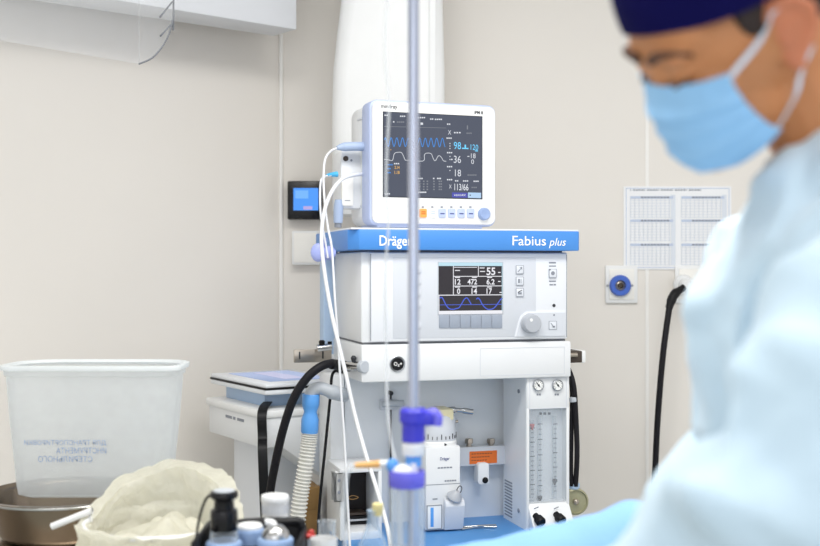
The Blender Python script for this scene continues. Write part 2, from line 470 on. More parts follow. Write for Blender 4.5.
B().tube([P(669.5, 306, 3.79), P(663.5, 350, 3.77), P(659, 400, 3.77), P(656, 450, 3.78), P(655, 500, 3.79), P(660, 560, 3.80), P(690, 610, 3.80)], 0.0105, 'black_rubber').build('tube', t)

# poster with tables
t = B()
px0, px1, pz0, pz1 = wx(623.5), wx(731), wz(269.5), wz(186.5)
t.box(px0, px1, WB - 0.004, WB, pz0, pz1, 'paper')
def pr(u0, u1, v0, v1, m, d=0.0046):
    W, H = px1 - px0, pz1 - pz0
    t.rect(px0 + u0 * W, px0 + u1 * W, pz1 - v1 * H, pz1 - v0 * H, WB - d, m)
pr(0.02, 0.98, 0.02, 0.028, 'grid_blue'); pr(0.02, 0.98, 0.972, 0.98, 'grid_blue'); pr(0.02, 0.026, 0.02, 0.98, 'grid_blue'); pr(0.975, 0.981, 0.02, 0.98, 'grid_blue')
for k in range(26): pr(0.06 + k * .026, 0.06 + k * .026 + (.02 if k % 5 else .008), 0.036, 0.052, 'ink_grey')
for cxx in (0.06, 0.535):
    for r0 in (0.13, 0.41, 0.70):
        pr(cxx, cxx + 0.40, r0 - .012, r0 + .018, 'grid_blue', .0048)
        for k in range(11): pr(cxx + k * .04, cxx + k * .04 + .006, r0, r0 + .25, 'grid_pale')
        for k in range(8): pr(cxx, cxx + .406, r0 + k * .034, r0 + k * .034 + .006, 'grid_pale')
        for k in range(9): pr(cxx + .10 + k * .03, cxx + .10 + k * .03 + .022, r0 - .008, r0 + .012, 'ink_grey', .005)
    pr(cxx + .38, cxx + .42, 0.10, 0.95, 'grid_pale', .0047)
tag(t.build('wall_chart'), 'white paper chart of pale blue printed tables taped to the back wall', 'poster')

# ------------------------------------------------------------------ white supply column behind the monitor
def rr_poly(x0, x1, y0, y1, r, n=5):
    out = []
    rf, rb = r if isinstance(r, tuple) else (r, r)          # front and back corner radius
    for cx, cy, a0, q in ((x1 - rb, y1 - rb, 0, rb), (x0 + rb, y1 - rb, 90, rb), (x0 + rf, y0 + rf, 180, rf), (x1 - rf, y0 + rf, 270, rf)):
        for k in range(n + 1):
            a = math.radians(a0 + 90 * k / n); out.append((cx + q * math.cos(a), cy + q * math.sin(a)))
    return out
YC = 3.52
root = thing('supply_column', 'wide white column coming down from the ceiling behind the patient monitor', 'column', P(388, 214, YC))
def cx2(px): return (px - 388) / F * YC
b = B(); lv = [(-0.0, 335, 441, .045), (0.012, 331.5, 444, .05), (0.30, 331, 445, .05), (0.44, 332, 445, .05), (0.56, 336, 444, .05), (0.68, 341, 443, .05), (1.05, 348, 441, .05)]
zc = P(388, 214, YC).z
vs, fs = [], []
lv = [(min(z, CEIL - zc), a_, b_, r) for z, a_, b_, r in lv]
for z, xa, xb, r in lv:
    vs += [(x_, y_, z) for x_, y_ in rr_poly(cx2(xa), cx2(xb), 0.0, 0.24, r)]
n_ = 24
for i in range(len(lv) - 1):
    for k in range(n_): fs.append((i * n_ + k, i * n_ + (k + 1) % n_, (i + 1) * n_ + (k + 1) % n_, (i + 1) * n_ + k))
fs.append(tuple(range(n_))[::-1]); fs.append(tuple((len(lv) - 1) * n_ + k for k in range(n_)))
b.add(vs, fs, 'white'); b.build('body', root, sharp=50)
B().box(cx2(429), cx2(436), -0.006, 0.004, 0.05, CEIL - zc - .001, 'white', 0.003).build('cover_strip', root)
# ------------------------------------------------------------------ clear plastic screen hanging at top left
t = thing('plastic_screen', 'clear plastic screen hanging from above at the top left', 'screen', (0, 0, 0))
Ys = 2.55
pa, pb = P(-60, 30, 2.15), P(139, 64, 2.75)
hb = 0.42
def pan(u, v):
    p = pa.lerp(pb, u); q = p.copy(); q.z = p.z + v * (CEIL - p.z); return q
B().grid(pan, 12, 8, 'curtain_clear').build('front_panel', t, thick=0.003)
# the return wing: its lower edge sweeps up in a curve
cu = [P(139, 64, 2.75), P(152, 58, 2.78), P(162, 47, 2.81), P(169, 34, 2.84), P(172.5, 20, 2.86), P(173.5, 0, 2.87)]
cs = cr(cu, 6)
tp = [Vector((p.x, p.y, CEIL)) for p in cs]
B().grid(lambda u, v: cs[round(u * (len(cs) - 1))].lerp(tp[round(u * (len(cs) - 1))], v), len(cs), 5, 'curtain_clear').build('side_panel', t, thick=0.003)
B().tube(cu + [Vector((cu[-1].x, cu[-1].y, CEIL))], 0.0022, 'seam', smooth=6, seg=6).build('edge_bead', t)
for p0, p1 in (((172, 2, 2.86), (160, 17, 2.80)), ((172.5, 23, 2.86), (160.5, 36, 2.80))):
    B().tube([P(*p0), P(*p1)], 0.0022, 'seam', smooth=0, seg=6).build('rib', t)

# ------------------------------------------------------------------ anaesthesia machine
FM = Fr(361, 2.93, 16.3)
am = thing('anaesthesia_machine', 'white anaesthesia machine with a blue top shelf and a small wave display', 'medical machine', FM.loc(), FM.t)
U1 = FM(568, 300)[0]
zs0, zs1 = FM(361, 250)[1], FM(361, 229.6)[1]
zt = FM(361, 344.5)[1]; zb = FM(361, 382.5)[1]
ZW = FM(361, 533, 0.10)[1]                                     # blue worktop
u579 = FM(579.5, 240, -0.03)[0]
# shelf: chamfered left front corner
poly = [(-0.035, 0.40), (-0.035, 0.0), (-0.012, -0.032), (u579 - .004, -0.032), (u579, -0.028), (u579, 0.40)]
b = B().prism(poly, zs0, zs1, 'shelf_blue', 0.003, axis='z')
b.box(-0.033, u579 - .002, -0.03, 0.398, zs1 - .0005, zs1 + .004, 'panel_light', 0.0015)
def ftext(b, fr, s_, x0, y0, x1, y1, v, m, **k):
    X0, X1, Z0, Z1 = fr.box(x0, y0, x1, y1, v); b.text(s_, X0, X1, Z0, Z1, v, m, **k)
ftext(b, FM, 'Dräger', 379.5, 235.5, 412, 249, -0.0328, 'ink_white', bold=0.012)
ftext(b, FM, 'Fabius', 512.5, 236, 546, 245.5, -0.0328, 'ink_white', bold=0.004)
ftext(b, FM, 'plus', 549, 238, 566, 248.2, -0.0328, 'ink_white', shear=0.25)
b.build('top_shelf', am)
# rear light blue rail post seen left of the housing
B().box(-0.030, 0.012, 0.315, 0.37, 0.30, zs0, 'column_blue', 0.004).build('rear_post', am)
# control unit
b = B().box(0, U1, 0.0, 0.31, zt + .004, zs0 - .004, 'device_white', 0.006)
b.box(0.012, U1 - .012, 0.012, 0.30, zs0 - .005, zs0 + .001, 'seam')  # dark strip paints the shadow line under the shelf
b.box(0.006, U1 - .006, 0.006, 0.30, zt - .001, zt + .006, 'seam')
b.build('control_housing', am)
X0, X1, Z0, Z1 = FM.box(369.5, 253, 566, 340)
b = B().box(X0, X1, -0.008, 0.002, Z0, Z1, 'panel_light', 0.003)
x0, x1, z0, z1 = FM.box(393, 257.5, 536, 337.5, -.009); b.box(x0, x1, -0.0092, -0.007, z0, z1, 'panel_grey', 0.0008)
b.line([(X0 + .001, Z0 + .004), (X0 + .001, Z1 - .004)], 0.002, -0.0085, 'ink_grey')
b.line([(X1 - .002, Z0 + .004), (X1 - .002, Z1 - .004)], 0.0016, -0.0085, 'ink_grey')
# grey corner field of the knob
c0 = FM(516, 337, -.0095); c1 = FM(565, 311, -.0095)
pl = [(c0[0] - .004, c0[1] + .001), (c0[0] + .006, c0[1] + .040), (c0[0] + .012, c1[1] - .014), (c0[0] + .02, c1[1] - .006), (c0[0] + .03, c1[1]), (c1[0], c1[1]), (c1[0], c0[1] + .001)]
b.prism(pl, -0.0105, -0.008, 'panel_light')
pl = [(x_ + .004 if i < 5 else x_, z_ - (.004 if 2 <= i <= 5 else 0)) for i, (x_, z_) in enumerate(pl)]
b.prism(pl, -0.0112, -0.0095, 'panel_grey')
# printed marks beside the keys
for (a_, b_, c_, d_) in ((549, 262, 556, 263.4), (549, 265.5, 556, 266.6), (549, 280.5, 556, 281.8), (549.5, 284, 553, 285.4), (553.6, 284, 556, 285.4)):
    x0, x1, z0, z1 = FM.box(a_, b_, c_, d_, -.0085); b.rect(x0, x1, z0, z1, -0.0086, 'ink_grey')
cc = FM(554, 305.5, -.0085); b.lathe([(.0045, 0), (.0045, .001), (.0025, .0016)], 'ink_dark', (cc[0], -.008, cc[1]), (0, -1, 0), seg=14)
cc = FM(554, 315, -.011); b.lathe([(.0025, 0), (.0025, .0008)], 'ink_grey', (cc[0], -.011, cc[1]), (0, -1, 0), seg=10)
b.build('front_panel', am)
# display
x0, x1, z0, z1 = FM.box(438.5, 262.5, 502.5, 314, -.0098)
b = B().box(x0 - .002, x1 + .002, -0.0104, -0.008, z0 - .002, z1 + .002, 'grey_plastic', 0.0008)
v = -0.0108
b.rect(x0, x1, z0, z1, v, 'fab_bg')
def fr_(a_, b_, c_, d_, m, dv=0.0003):
    q = FM.box(a_, b_, c_, d_, v); b.rect(q[0], q[1], q[2], q[3], v - dv, m)
fr_(438.5, 262.5, 502.5, 266, 'fab_cyan'); fr_(438.5, 310.6, 502.5, 314, 'fab_white')
for yy in (276.0, 285.6): fr_(453, yy, 502, yy + .7, 'fab_white')
fr_(453, 266, 453.7, 295, 'fab_white'); fr_(438.5, 294.6, 502.5, 295.4, 'fab_white'); fr_(478, 266, 478.7, 276, 'fab_white')
fr_(454, 267, 477, 267.6, 'fab_white'); fr_(438.6, 295.4, 439.3, 311, 'fab_white'); fr_(501.8, 266, 502.4, 311, 'fab_cyan')
for s_, a_, b_, c_, d_ in (('55', 486.5, 267.5, 495.3, 275.2), ('12', 454.8, 279, 460.6, 284.6), ('472', 467.5, 279, 477, 284.6), ('6.2', 486.5, 279, 494.6, 284.6), ('0', 457, 288.3, 460.2, 294), ('14', 471.5, 288.3, 477, 294), ('17', 486.5, 288.3, 492, 294)):
    q = FM.box(a_, b_, c_, d_, v); b.text(s_, q[0], q[1], q[2], q[3], v - .0003, 'fab_white', bold=0.02)
for a_, b_ in ((455, 277), (472, 277), (487, 277), (455, 286.6), (472, 286.6), (487, 286.6), (479.5, 267.5), (480, 271), (498, 272), (498, 281), (499.5, 292), (455, 270)):
    fr_(a_, b_, a_ + 5 if a_ < 490 else a_ + 2.5, b_ + .9, 'fab_white')
w1 = [(440, 298), (442, 297.5), (444, 301), (446, 305), (449, 308.5), (453, 309.3), (456, 308.6), (459, 307.6), (462, 303), (464.5, 299), (467, 298), (469, 300.5), (471, 304)]
w2 = [(476.5, 299), (478, 298), (480, 300), (482, 304), (485, 307.5), (488, 309.3), (492, 309), (495, 307), (498, 303), (500.5, 299.5), (502, 298.6)]
for ww in (w1, w2):
    pts = [FM(p.x, p.y, v) for p in cr([(a_, b_, 0) for a_, b_ in ww], 4)]
    b.line(pts, 0.0028, v - .0004, 'fab_blue')
fr_(440, 304.3, 502, 304.9, 'fab_blue')
b.build('display', am)
for k in range(6):
    q = FM.box(439 + k * 10.55, 315, 439 + k * 10.55 + 10.2, 328, -.0095)
    B().box(q[0], q[1], -0.0118, -0.009, q[2], q[3], 'key_grey', 0.0008).build('soft_key', am)
def keyb(px, py, w_, h_, sym):
    q = FM.box(px - w_, py - h_, px + w_, py + h_, -.0095)
    b = B().box(q[0], q[1], -0.0122, -0.008, q[2], q[3], 'key_pale', 0.0012)
    b.frame(q[0], q[1], q[2], q[3], 0.0009, -0.0125, -0.0105, 'ink_grey')
    cx, cz = (q[0] + q[1]) / 2, (q[2] + q[3]) / 2; d = (q[1] - q[0]) * .25; y = -.0127
    if sym == 0: b.line([(cx - d, cz - d), (cx + d, cz + d)], .002, y, 'ink_grey'); b.line([(cx, cz + d), (cx + d, cz + d), (cx + d, cz)], .0015, y, 'ink_grey')
    elif sym == 1: b.rect(cx - d, cx, cz - d, cz + d, y, 'ink_grey'); b.line([(cx + d * .6, cz - d), (cx + d * .6, cz + d)], .0015, y, 'ink_grey')
    elif sym == 2: b.rect(cx - d, cx + d, cz - d, cz, y, 'ink_grey'); b.line([(cx - d, cz), (cx + d, cz + d)], .002, y, 'ink_dark')
    elif sym == 3: b.lathe([(d, 0), (d, .0006)], 'ink_grey', (cx, y + .0008, cz), (0, -1, 0), seg=14); b.rect(q[0] + .001, q[0] + .004, q[3] - .004, q[3] - .001, y, 'ink_dark')
    else: b.line([(cx - d, cz + d), (cx + d * .5, cz - d)], .002, y, 'ink_grey'); b.rect(cx - d * .2, cx + d, cz - d, cz - d * .3, y, 'ink_grey')
    b.build('key', am)
for px, py, w_, h_, s_ in ((519.5, 269.6, 3.8, 4.2, 0), (519.5, 281, 3.8, 4.2, 1), (519.5, 292.3, 3.8, 4.2, 2), (552.5, 273.2, 3.8, 4.3, 3), (552.5, 325.3, 3.9, 4.3, 4)): keyb(px, py, w_, h_, s_)
for py in (269.5, 281, 292.5, 304, 325):
    q = FM.box(410, py - 3.6, 421, py + 3.6, -.0095); B().rrect(q[0], q[1], q[2], q[3], -0.0122, -0.008, .006, 'key_pale', .0008).build('key', am)
cc = FM(531, 323.5, -.02); 
B().lathe([(.0262, 0), (.0262, .006), (.0245, .0075), (.0245, .022), (.022, .026), (.006, .027)], 'knob_grey', (cc[0], -.010, cc[1]), (0, -1, 0)).lathe([(.0045, 0), (.0045, .0008)], 'white', (cc[0] - .006, -.0368, cc[1] + .010), (0, -1, 0), seg=12).build('rotary_knob', am)

# console under the control unit
b = B().box(-0.002, U1 + .004, -0.012, 0.33, zb, zt - .001, 'device_white', 0.005)
q = FM.box(480, 347.5, 564.5, 375, -.012); b.frame(q[0], q[1], q[2], q[3], .0012, -0.0126, -0.0115, 'panel_grey')
b.build('console', am)
cc = FM(397.5, 364, -.014)
b = B().lathe([(.0205, 0), (.0205, .003), (.019, .004), (.0175, .003)], 'grey_metal', (cc[0], -.0118, cc[1]), (0, -1, 0))
b.lathe([(.0158, 0), (.0158, .0055), (.0145, .0068)], 'black', (cc[0], -.0118, cc[1]), (0, -1, 0))
b.text('O₂+', cc[0] - .011, cc[0] + .011, cc[1] - .006, cc[1] + .0055, -.0189, 'ink_white', bold=.01)
b.build('oxygen_button', am)
# lower body: back plate, side column, cabinet to the floor
VB = 0.20
uR = FM(527, 440, 0.02)[0]
b = B().box(0.004, U1 - .02, VB, VB + .13, ZW - .01, zb + .004, 'back_blue', 0.003)
b.build('back_plate', am)
b = B().box(0.075, 0.082, VB - .004, VB, ZW, zb - .02, 'seam')
q = FM(390.5, 393, VB - .01); b.lathe([(.006, 0), (.006, .006), (.004, .008)], 'ink_dark', (q[0], VB - .002, q[1]), (0, -1, 0), seg=14)
b = B().tube([(q[0], VB - .012, q[1]), (q[0], VB - .012, ZW + .005)], .0028, 'ink_dark', smooth=0).lathe([(.006, 0), (.006, .02)], 'ink_dark', (q[0], VB + .001, q[1]), (0, -1, 0), seg=12)
b.build('guide_rod', am)
b = B().box(-0.04, 0.0, 0.185, 0.33, 0.30, zb + .003, 'device_white', 0.005)
b.build('side_column', am)
b = B().box(-0.03, 0.008, 0.30, 0.36, 0.30, zb + .05, 'device_white', 0.004); b.build('side_rail_column', am)
# worktop
b = B().box(-0.04, U1 + .02, -0.10, VB + .05, ZW - .035, ZW, 'work_blue', 0.006); b.build('worktop', am)
b = B().box(0.0, U1, -0.03, 0.36, 0.16, ZW - .034, 'device_white', 0.006)
b.build('cabinet', am)
for k in range(2):
    z0, z1 = 0.18 + k * (ZW - .24) / 2, 0.17 + (k + 1) * (ZW - .24) / 2
    d = B().box(0.015, U1 - .015, -0.045, -0.028, z0, z1, 'panel_light', 0.005).build('drawer', am)
    B().tube([(U1 * .35, -0.045, z1 - .05), (U1 * .35, -0.07, z1 - .05), (U1 * .65, -0.07, z1 - .05), (U1 * .65, -0.045, z1 - .05)], .006, 'grey_metal', smooth=0).build('handle', d)
B().box(-0.03, U1 + .03, -0.06, 0.38, 0.10, 0.162, 'grey_plastic', 0.01).build('base_frame', am)
for cx in (0.0, U1):
    for cy in (-0.03, 0.35):
        c = B().lathe([(.042, -.014), (.05, -.01), (.05, .01), (.042, .014)], 'black_rubber', (cx, cy, .05), (1, 0, 0), seg=24).build('caster', am)
        B().box(cx - .02, cx + .02, cy - .02, cy + .02, .075, .11, 'grey_plastic', .004).build('fork', c)

# flowmeter block
uA = FM(527, 440, 0.0)[0]; uB = FM(569.5, 440, 0.0)[0]
zf0, zf1 = FM(548, 531, 0)[1], zb + .002
b = B()
rx0, rx1, rz0, rz1 = FM.box(529.5, 409, 566.5, 502, 0.0)
# walls round the window recess
b.box(uA, uB, 0.0, 0.17, rz1, zf1, 'device_white', 0.003)
b.box(uA, rx0, 0.0, 0.17, zf0, rz1 + .004, 'device_white', 0.002).box(rx1, uB, 0.0, 0.17, zf0, rz1 + .004, 'device_white', 0.002)
b.box(rx0 - .002, rx1 + .002, 0.03, 0.17, zf0, rz1 + .004, 'back_blue')
b.box(uA + .001, uB - .001, 0.012, 0.17, ZW - .005, rz0, 'device_white', 0.002)
# left side wall down to the worktop, with vents and screws
b.box(uA - .001, uA + .004, 0.004, 0.172, ZW - .004, zf1, 'back_blue')
for k in range(12): b.box(uA - .0022, uA + .001, 0.105, 0.160, ZW + .012 + k * .0085, ZW + .0155 + k * .0085, 'ink_grey')
for zz in (FM(520, 391, .06)[1], FM(520, 510, .06)[1]): b.lathe([(.0055, 0), (.0055, .0025), (.003, .003)], 'ink_grey', (uA - .001, 0.055, zz), (-1, 0, 0), seg=12)
q = FM.box(529.5, 378, 566.5, 408.5, 0); b.frame(q[0], q[1], q[2], q[3], .0012, -0.0008, 0.001, 'panel_grey')
for a_ in (536.5, 554.5):
    for k in range(2): b.rect(*FM.box(a_ + k * 2.4, 393.6, a_ + k * 2.4 + 1.8, 395.4, 0), -.0008, 'ink_grey')
b.build('flowmeter_block', am)
for px in (538.3, 557.6):
    cc = FM(px, 385.2, -.004)
    g = B().lathe([(.0155, 0), (.0155, .008), (.0135, .010), (.0128, .007)], 'grey_metal', (cc[0], 0.001, cc[1]), (0, -1, 0)).lathe([(.0128, 0), (.0127, .0080)], 'dial_face', (cc[0], 0.001, cc[1]), (0, -1, 0))
    for k in range(9):
        a = math.radians(225 - k * 33.75); g.line([(cc[0] + .0085 * math.cos(a), cc[1] + .0085 * math.sin(a)), (cc[0] + .0115 * math.cos(a), cc[1] + .0115 * math.sin(a))], .0012, -.0073, 'ink_dark')
    g.build('pressure_gauge', am)
    ndl = B().line([(cc[0] + .003, cc[1] - .004), (cc[0] - .006, cc[1] + .007)], .0026, -.0076, 'ink_dark').lathe([(.0028, 0), (.0028, .0012)], 'ink_dark', (cc[0], -.0068, cc[1]), (0, -1, 0), seg=10)
    ndl.build('needle', am.children[-1])
for px, m0, m1, fl in ((531.8, 428, 494, 427.5), (539.5, 424, 496, 499.5), (554.5, 424, 491, 482.5)):
    x = FM(px, 450, 0.02)[0]; zt0 = FM(px, m0 - 8, .02)[1]; zt1 = FM(px, 498, .02)[1]
    tb = B().lathe([(.0055, 0), (.0055, zt0 - zt1)], 'glass', (x, 0.022, zt1), seg=14).build('flow_tube', am)
    s_ = B()
    n = 15
    for k in range(n):
        z = FM(px, m0 + (m1 - m0) * k / (n - 1), .016)[1]; wdt = .013 if k % 3 == 0 else .008
        s_.box(x - wdt / 2, x + wdt / 2, 0.0150, 0.0158, z - .0012, z + .0012, 'seam' if k % 3 else 'ink_dark')
    s_.build('scale', tb)
    zz = FM(px, fl, .02)[1]
    B().lathe([(.002, -.006), (.0066, .006), (.0066, .009), (.003, .0105)], 'red' if px < 535 else 'hole_brown', (x, .018, zz), seg=14).build('float', tb)
    B().lathe([(.009, 0), (.009, .004), (.0055, .010)], 'grey_plastic', (x, 0.021, FM(px, 504, .02)[1]), seg=16).lathe([(.0055, 0), (.0055, .006)], 'white', (x, .017, FM(px, 505, .02)[1] + .004), (0, -1, .2), seg=12).build('tube_foot', tb)
q = FM.box(530, 411, 566, 414.5, .02); 
b = B().rect(rx0, rx1, rz0, rz1, 0.004, 'glass'); b.build('window', am, thick=.0015)
b = B()
for a_ in (540, 544, 548.5): 
    q = FM.box(a_, 412.5, a_ + 2.6, 415, .025); b.rect(q[0], q[1], q[2], q[3], .029, 'ink_dark')
b.build('scale_heading', am)
# sloping knob panel
za = FM(548, 503, -.0)[1]; zbk = FM(548, 530, -.03)[1]
Mk = [(0.004, za), (-0.036, zbk + .012), (-0.036, zbk), (0.02, zbk), (0.02, za)]
b = B().prism(Mk, uA + .004, uB - .001, 'device_white', 0.002, axis='x')
for px in (534, 554):
    q = FM.box(px, 508.5, px + 4, 510, -.012)
    b.line([(q[0], q[3] + .0), (q[1], q[3] + .004)], .003, -.014, 'ink_grey')
b.build('knob_panel', am)
nk = Vector((0, -(za - zbk - .012), 0.04)).normalized(); nk = Vector((0, -0.8, -0.15)).normalized()
for px, py in ((542, 521), (562.5, 519.5)):
    cc = FM(px, py, -.035)
    B().lathe([(.0085, 0), (.0085, .012), (.0125, .014), (.0138, .030), (.0115, .034), (.008, .032)], 'black', (cc[0] - .012, -.018, cc[1] + .012), (0.18, -0.9, -0.42), seg=20).build('flow_knob', am)

# orange labelled mounting bar
q = FM.box(457, 446, 505, 465, VB - .03)
bar = B().box(q[0], uA + .02, VB - .04, VB - .012, q[2], q[3], 'panel_grey', 0.003).box(q[0] + .02, q[0] + .05, VB - .02, VB + .005, q[2] + .005, q[3] - .005, 'panel_grey').build('mounting_bar', am)
l_ = FM.box(469.5, 451, 497, 463.5, VB - .041); 
b = B().box(l_[0], l_[1], VB - .0412, VB - .039, l_[2], l_[3], 'orange')
for r in range(3):
    for k in range(8 - r): b.rect(l_[0] + .006 + k * .0078, l_[0] + .0115 + k * .0078, l_[3] - .008 - r * .009, l_[3] - .006 - r * .009, VB - .0415, 'hole_brown')
b.build('warning_label', bar)
for px in (469, 491):
    cc = FM(px, 446, VB - .026)
    B().lathe([(.010, 0), (.010, .004), (.0075, .005), (.0075, .010), (.012, .012), (.012, .022), (.010, .025)], 'steel_brushed', (cc[0], VB - .026, cc[1] - .004), seg=6).build('bolt', bar)
q = FM.box(477, 464, 488, 484, VB - .05)
hk = B().rrect(q[0], q[1], q[2], q[3] + .004, VB - .06, VB - .02, .008, 'device_white', .002)
hk.build('nozzle_block', am)
B().lathe([(.0085, 0), (.0085, .006), (.006, .007)], 'black', ((q[0] + q[1]) / 2 + .004, VB - .056, q[2] + .012), (0, -1, 0), seg=18).build('nozzle', am.children[-1])
b = B().tube([FM_ for FM_ in ((0.105, VB - .02, FM(390, 403, VB)[1]), (0.13, VB - .035, FM(390, 402, VB)[1]), (0.16, VB - .035, FM(390, 402, VB)[1]))], .009, 'grey_plastic').box(.10, .15, VB - .02, VB + .002, FM(390, 409, VB)[1], FM(390, 399, VB)[1], 'panel_grey', .003)
b.build('hose_bracket', am)
# niche low on the left with a dark inside
nf = FM
X0, X1, Z0, Z1 = FM.box(340, 468, 382, 533, 0.03)
b = B().box(X0, X1, 0.03, 0.19, Z1 - .012, Z1, 'device_white', .003).box(X0, X0 + .012, 0.03, 0.19, ZW, Z1 - .01, 'device_white', .002).box(X1 - .010, X1, 0.03, 0.19, ZW, Z1 - .01, 'device_white', .002)
b.box(X0 + .01, X1 - .008, 0.03, 0.19, ZW - .002, ZW + .02, 'device_white', .002).box(X0 + .01, X1 - .008, 0.16, 0.195, ZW + .015, Z1 - .01, 'brown_dark')
b.build('niche', am)
b = B()
q = FM.box(358, 490, 374, 497, .10)
b.box(X0 + .03, X1 - .02, 0.11, 0.16, ZW + .045, ZW + .052, 'hole_brown', .002)
b.tube([(X0 + .04, .12, ZW + .09), (X0 + .055, .12, ZW + .096), (X0 + .07, .12, ZW + .09), (X0 + .055, .12, ZW + .086), (X0 + .04, .12, ZW + .09)], .0008, 'amber_tube')
for k in range(3): b.box(X0 + .045, X1 - .018, 0.11, 0.15, ZW + .022 + k * .008, ZW + .027 + k * .008, 'grey_plastic' if k == 1 else 'black')
b.build('niche_insert', am)
# switch strip left of the niche
q = FM.box(334.5, 472, 340, 500, .04)
b = B().rrect(q[0], q[1], q[2], q[3], 0.02, 0.05, .008, 'white', .001)
for k in range(2): b.lathe([(.004, 0), (.004, .001)], 'ink_grey', ((q[0] + q[1]) / 2, .019, q[3] - .018 - k * .03), (0, -1, 0), seg=10)
b.build('switch_strip', am)
# accessory rail on the left, clamps, right rail end
zr = FM(315, 356, .25)[1]
b = B().box(-0.125, -0.02, 0.255, 0.265, zr - .018, zr + .018, 'steel_brushed', .002)
for x_ in (-.11, -.045): b.box(x_ - .002, x_ + .002, .2535, .256, zr - .008, zr + .012, 'ink_dark')
b.build('accessory_rail', am)
b = B().lathe([(.010, 0), (.010, .04)], 'steel', (-0.065, 0.235, zr + .022), (1, 0, .1), seg=14).lathe([(.007, 0), (.009, .012), (.006, .016)], 'black', (-.052, .235, zr + .028), seg=12).lathe([(.006, 0), (.006, .012)], 'black', (-.03, .235, zr + .028), seg=12)
b.build('rail_clamp', am)
b = B().cyl((-0.02, 0.06, zr - .012), (0.004, -0.005, zr - .010), .0125, 'steel', ch=.002).lathe([(.005, 0), (.008, .010), (.004, .016)], 'ink_dark', (-.012, .03, zr + .0), seg=12).cyl((0.001, 0.0, zr - .010), (0.007, -.016, zr - .010), .016, 'grey_plastic', ch=.002)
b.build('hose_union', am)
zq = FM(580, 357, .03)[1]
b = B().box(U1 + .002, U1 + .058, 0.035, 0.15, zq - .016, zq + .016, 'hole_brown', .003).box(U1 + .057, U1 + .069, 0.034, 0.16, zq - .017, zq + .017, 'white', .004).box(U1 + .002, U1 + .012, .02, .16, zq - .03, zq + .028, 'black', .003)
b.cyl((U1 + .012, .032, zq + .006), (U1 + .04, .03, zq + .006), .006, 'steel_brushed')
b.build('rail_end', am)

# ------------------------------------------------------------------ vaporizer
vp = thing('vaporizer', 'white vaporizer with a ticked grey dial on the machine behind the jar', 'vaporizer', tuple(FM.world(FM(442, 530, .10)[0], .10, ZW + .0008)), FM.t)
vu = FM(442, 530, .10)[0]
def vz(px, py, v=.06): q = FM(px, py, v); return q[0] - vu, q[1] - ZW - .0008
x0, z1 = vz(425, 447); x1, z0 = vz(460, 530)
zm = vz(440, 484)[1]; zlow = vz(440, 533)[1]
b = B().box(x0, x1, -0.045, 0.085, 0.004, z1, 'device_white', .005)
b.line([(x0 + .002, zm), (x1 - .002, zm)], .0016, -.0456, 'ink_grey')
b.box(x0 + .008, x1 - .006, -.03, .08, 0.0, .01, 'device_white', .002)
b.text('Dräger', vz(439.5, 460)[0], vz(449, 460)[0], vz(440, 461)[1], vz(440, 457)[1], -.0458, 'ink_blue', bold=.01)
for a_, c_, y_ in ((437, 452, 467.5), (444, 456, 480.8), (432, 437, 498.3)):
    for k in range(5): b.rect(vz(a_ + (c_ - a_) * k / 5, y_)[0], vz(a_ + (c_ - a_) * (k + .8) / 5, y_)[0], vz(440, y_ + .7)[1], vz(440, y_ - .7)[1], -.0458, 'ink_grey')


b.build('body', vp)
cxm = (vz(424, 430)[0] + vz(459, 430)[0]) / 2; rd = (vz(459, 430)[0] - vz(424, 430)[0]) / 2
rd *= 1.12; cxm += .004; zd0, zd1 = vz(440, 443)[1], vz(440, 416)[1]
b = B().lathe([(rd, 0), (rd + .001, .003), (rd + .001, .011), (rd - .002, .014)], 'white', (cxm, .02, z1 - .004), seg=40)
b.lathe([(.005, 0), (.005, .001)], 'ink_dark', (cxm + .008, .02 - rd - .0005, z1 + .003), (0, -1, 0), seg=3)
b.build('collar', vp)
b = B().lathe([(rd - .002, 0), (rd - .001, .003), (rd - .003, zd1 - z1 - .018), (rd - .008, zd1 - z1 - .012)], 'panel_grey', (cxm, .02, z1 + .010), seg=40)
for k in range(14):
    a = math.radians(-170 + k * 13); h = .014 if k % 3 == 0 else .008
    b.box(-.0008, .0008, -.0012, .0006, 0, h, 'ink_dark', M=Matrix.Translation((cxm + rd * math.cos(a) * .985, .02 + rd * math.sin(a) * .985, z1 + .016)) @ Matrix.Rotation(a + PI / 2, 4, 'Z'))
b.build('dial', vp)
zc_ = zd1 - .006
b = B().box(vz(440, 420)[0], vz(456, 420)[0], -.025, .05, zc_ - .010, zc_ + .022, 'cream', .006); b.build('dial_lock', vp)
b = B().tube([(vz(455, 417)[0] - .006, .02, zc_ + .012), (vz(463, 417)[0], .02, zc_ + .013), (vz(480, 417)[0], .02, zc_ + .006)], .005, 'steel', rs=lambda k: .009 if k < .45 else (.006 if k < .75 else .008)).tube([(vz(460, 429)[0] - .004, .02, zc_ - .022), (vz(463, 428)[0] + .006, .02, zc_ - .018)], .004, 'steel_brushed', smooth=0)
b.build('locking_lever', vp)
# sight glass
q0 = vz(426, 505); q1 = vz(441, 531)
b = B().box(q0[0], q1[0], -.0475, -.044, q1[1] + .008, q0[1], 'back_blue', .001).box(q0[0] + .010, q0[0] + .019, -.0482, -.046, q1[1] + .014, q0[1] - .006, 'con_blue', .001)
b.frame(q0[0], q1[0], q1[1] + .008, q0[1], .0016, -.0485, -.046, 'ink_grey'); b.build('sight_glass', vp)
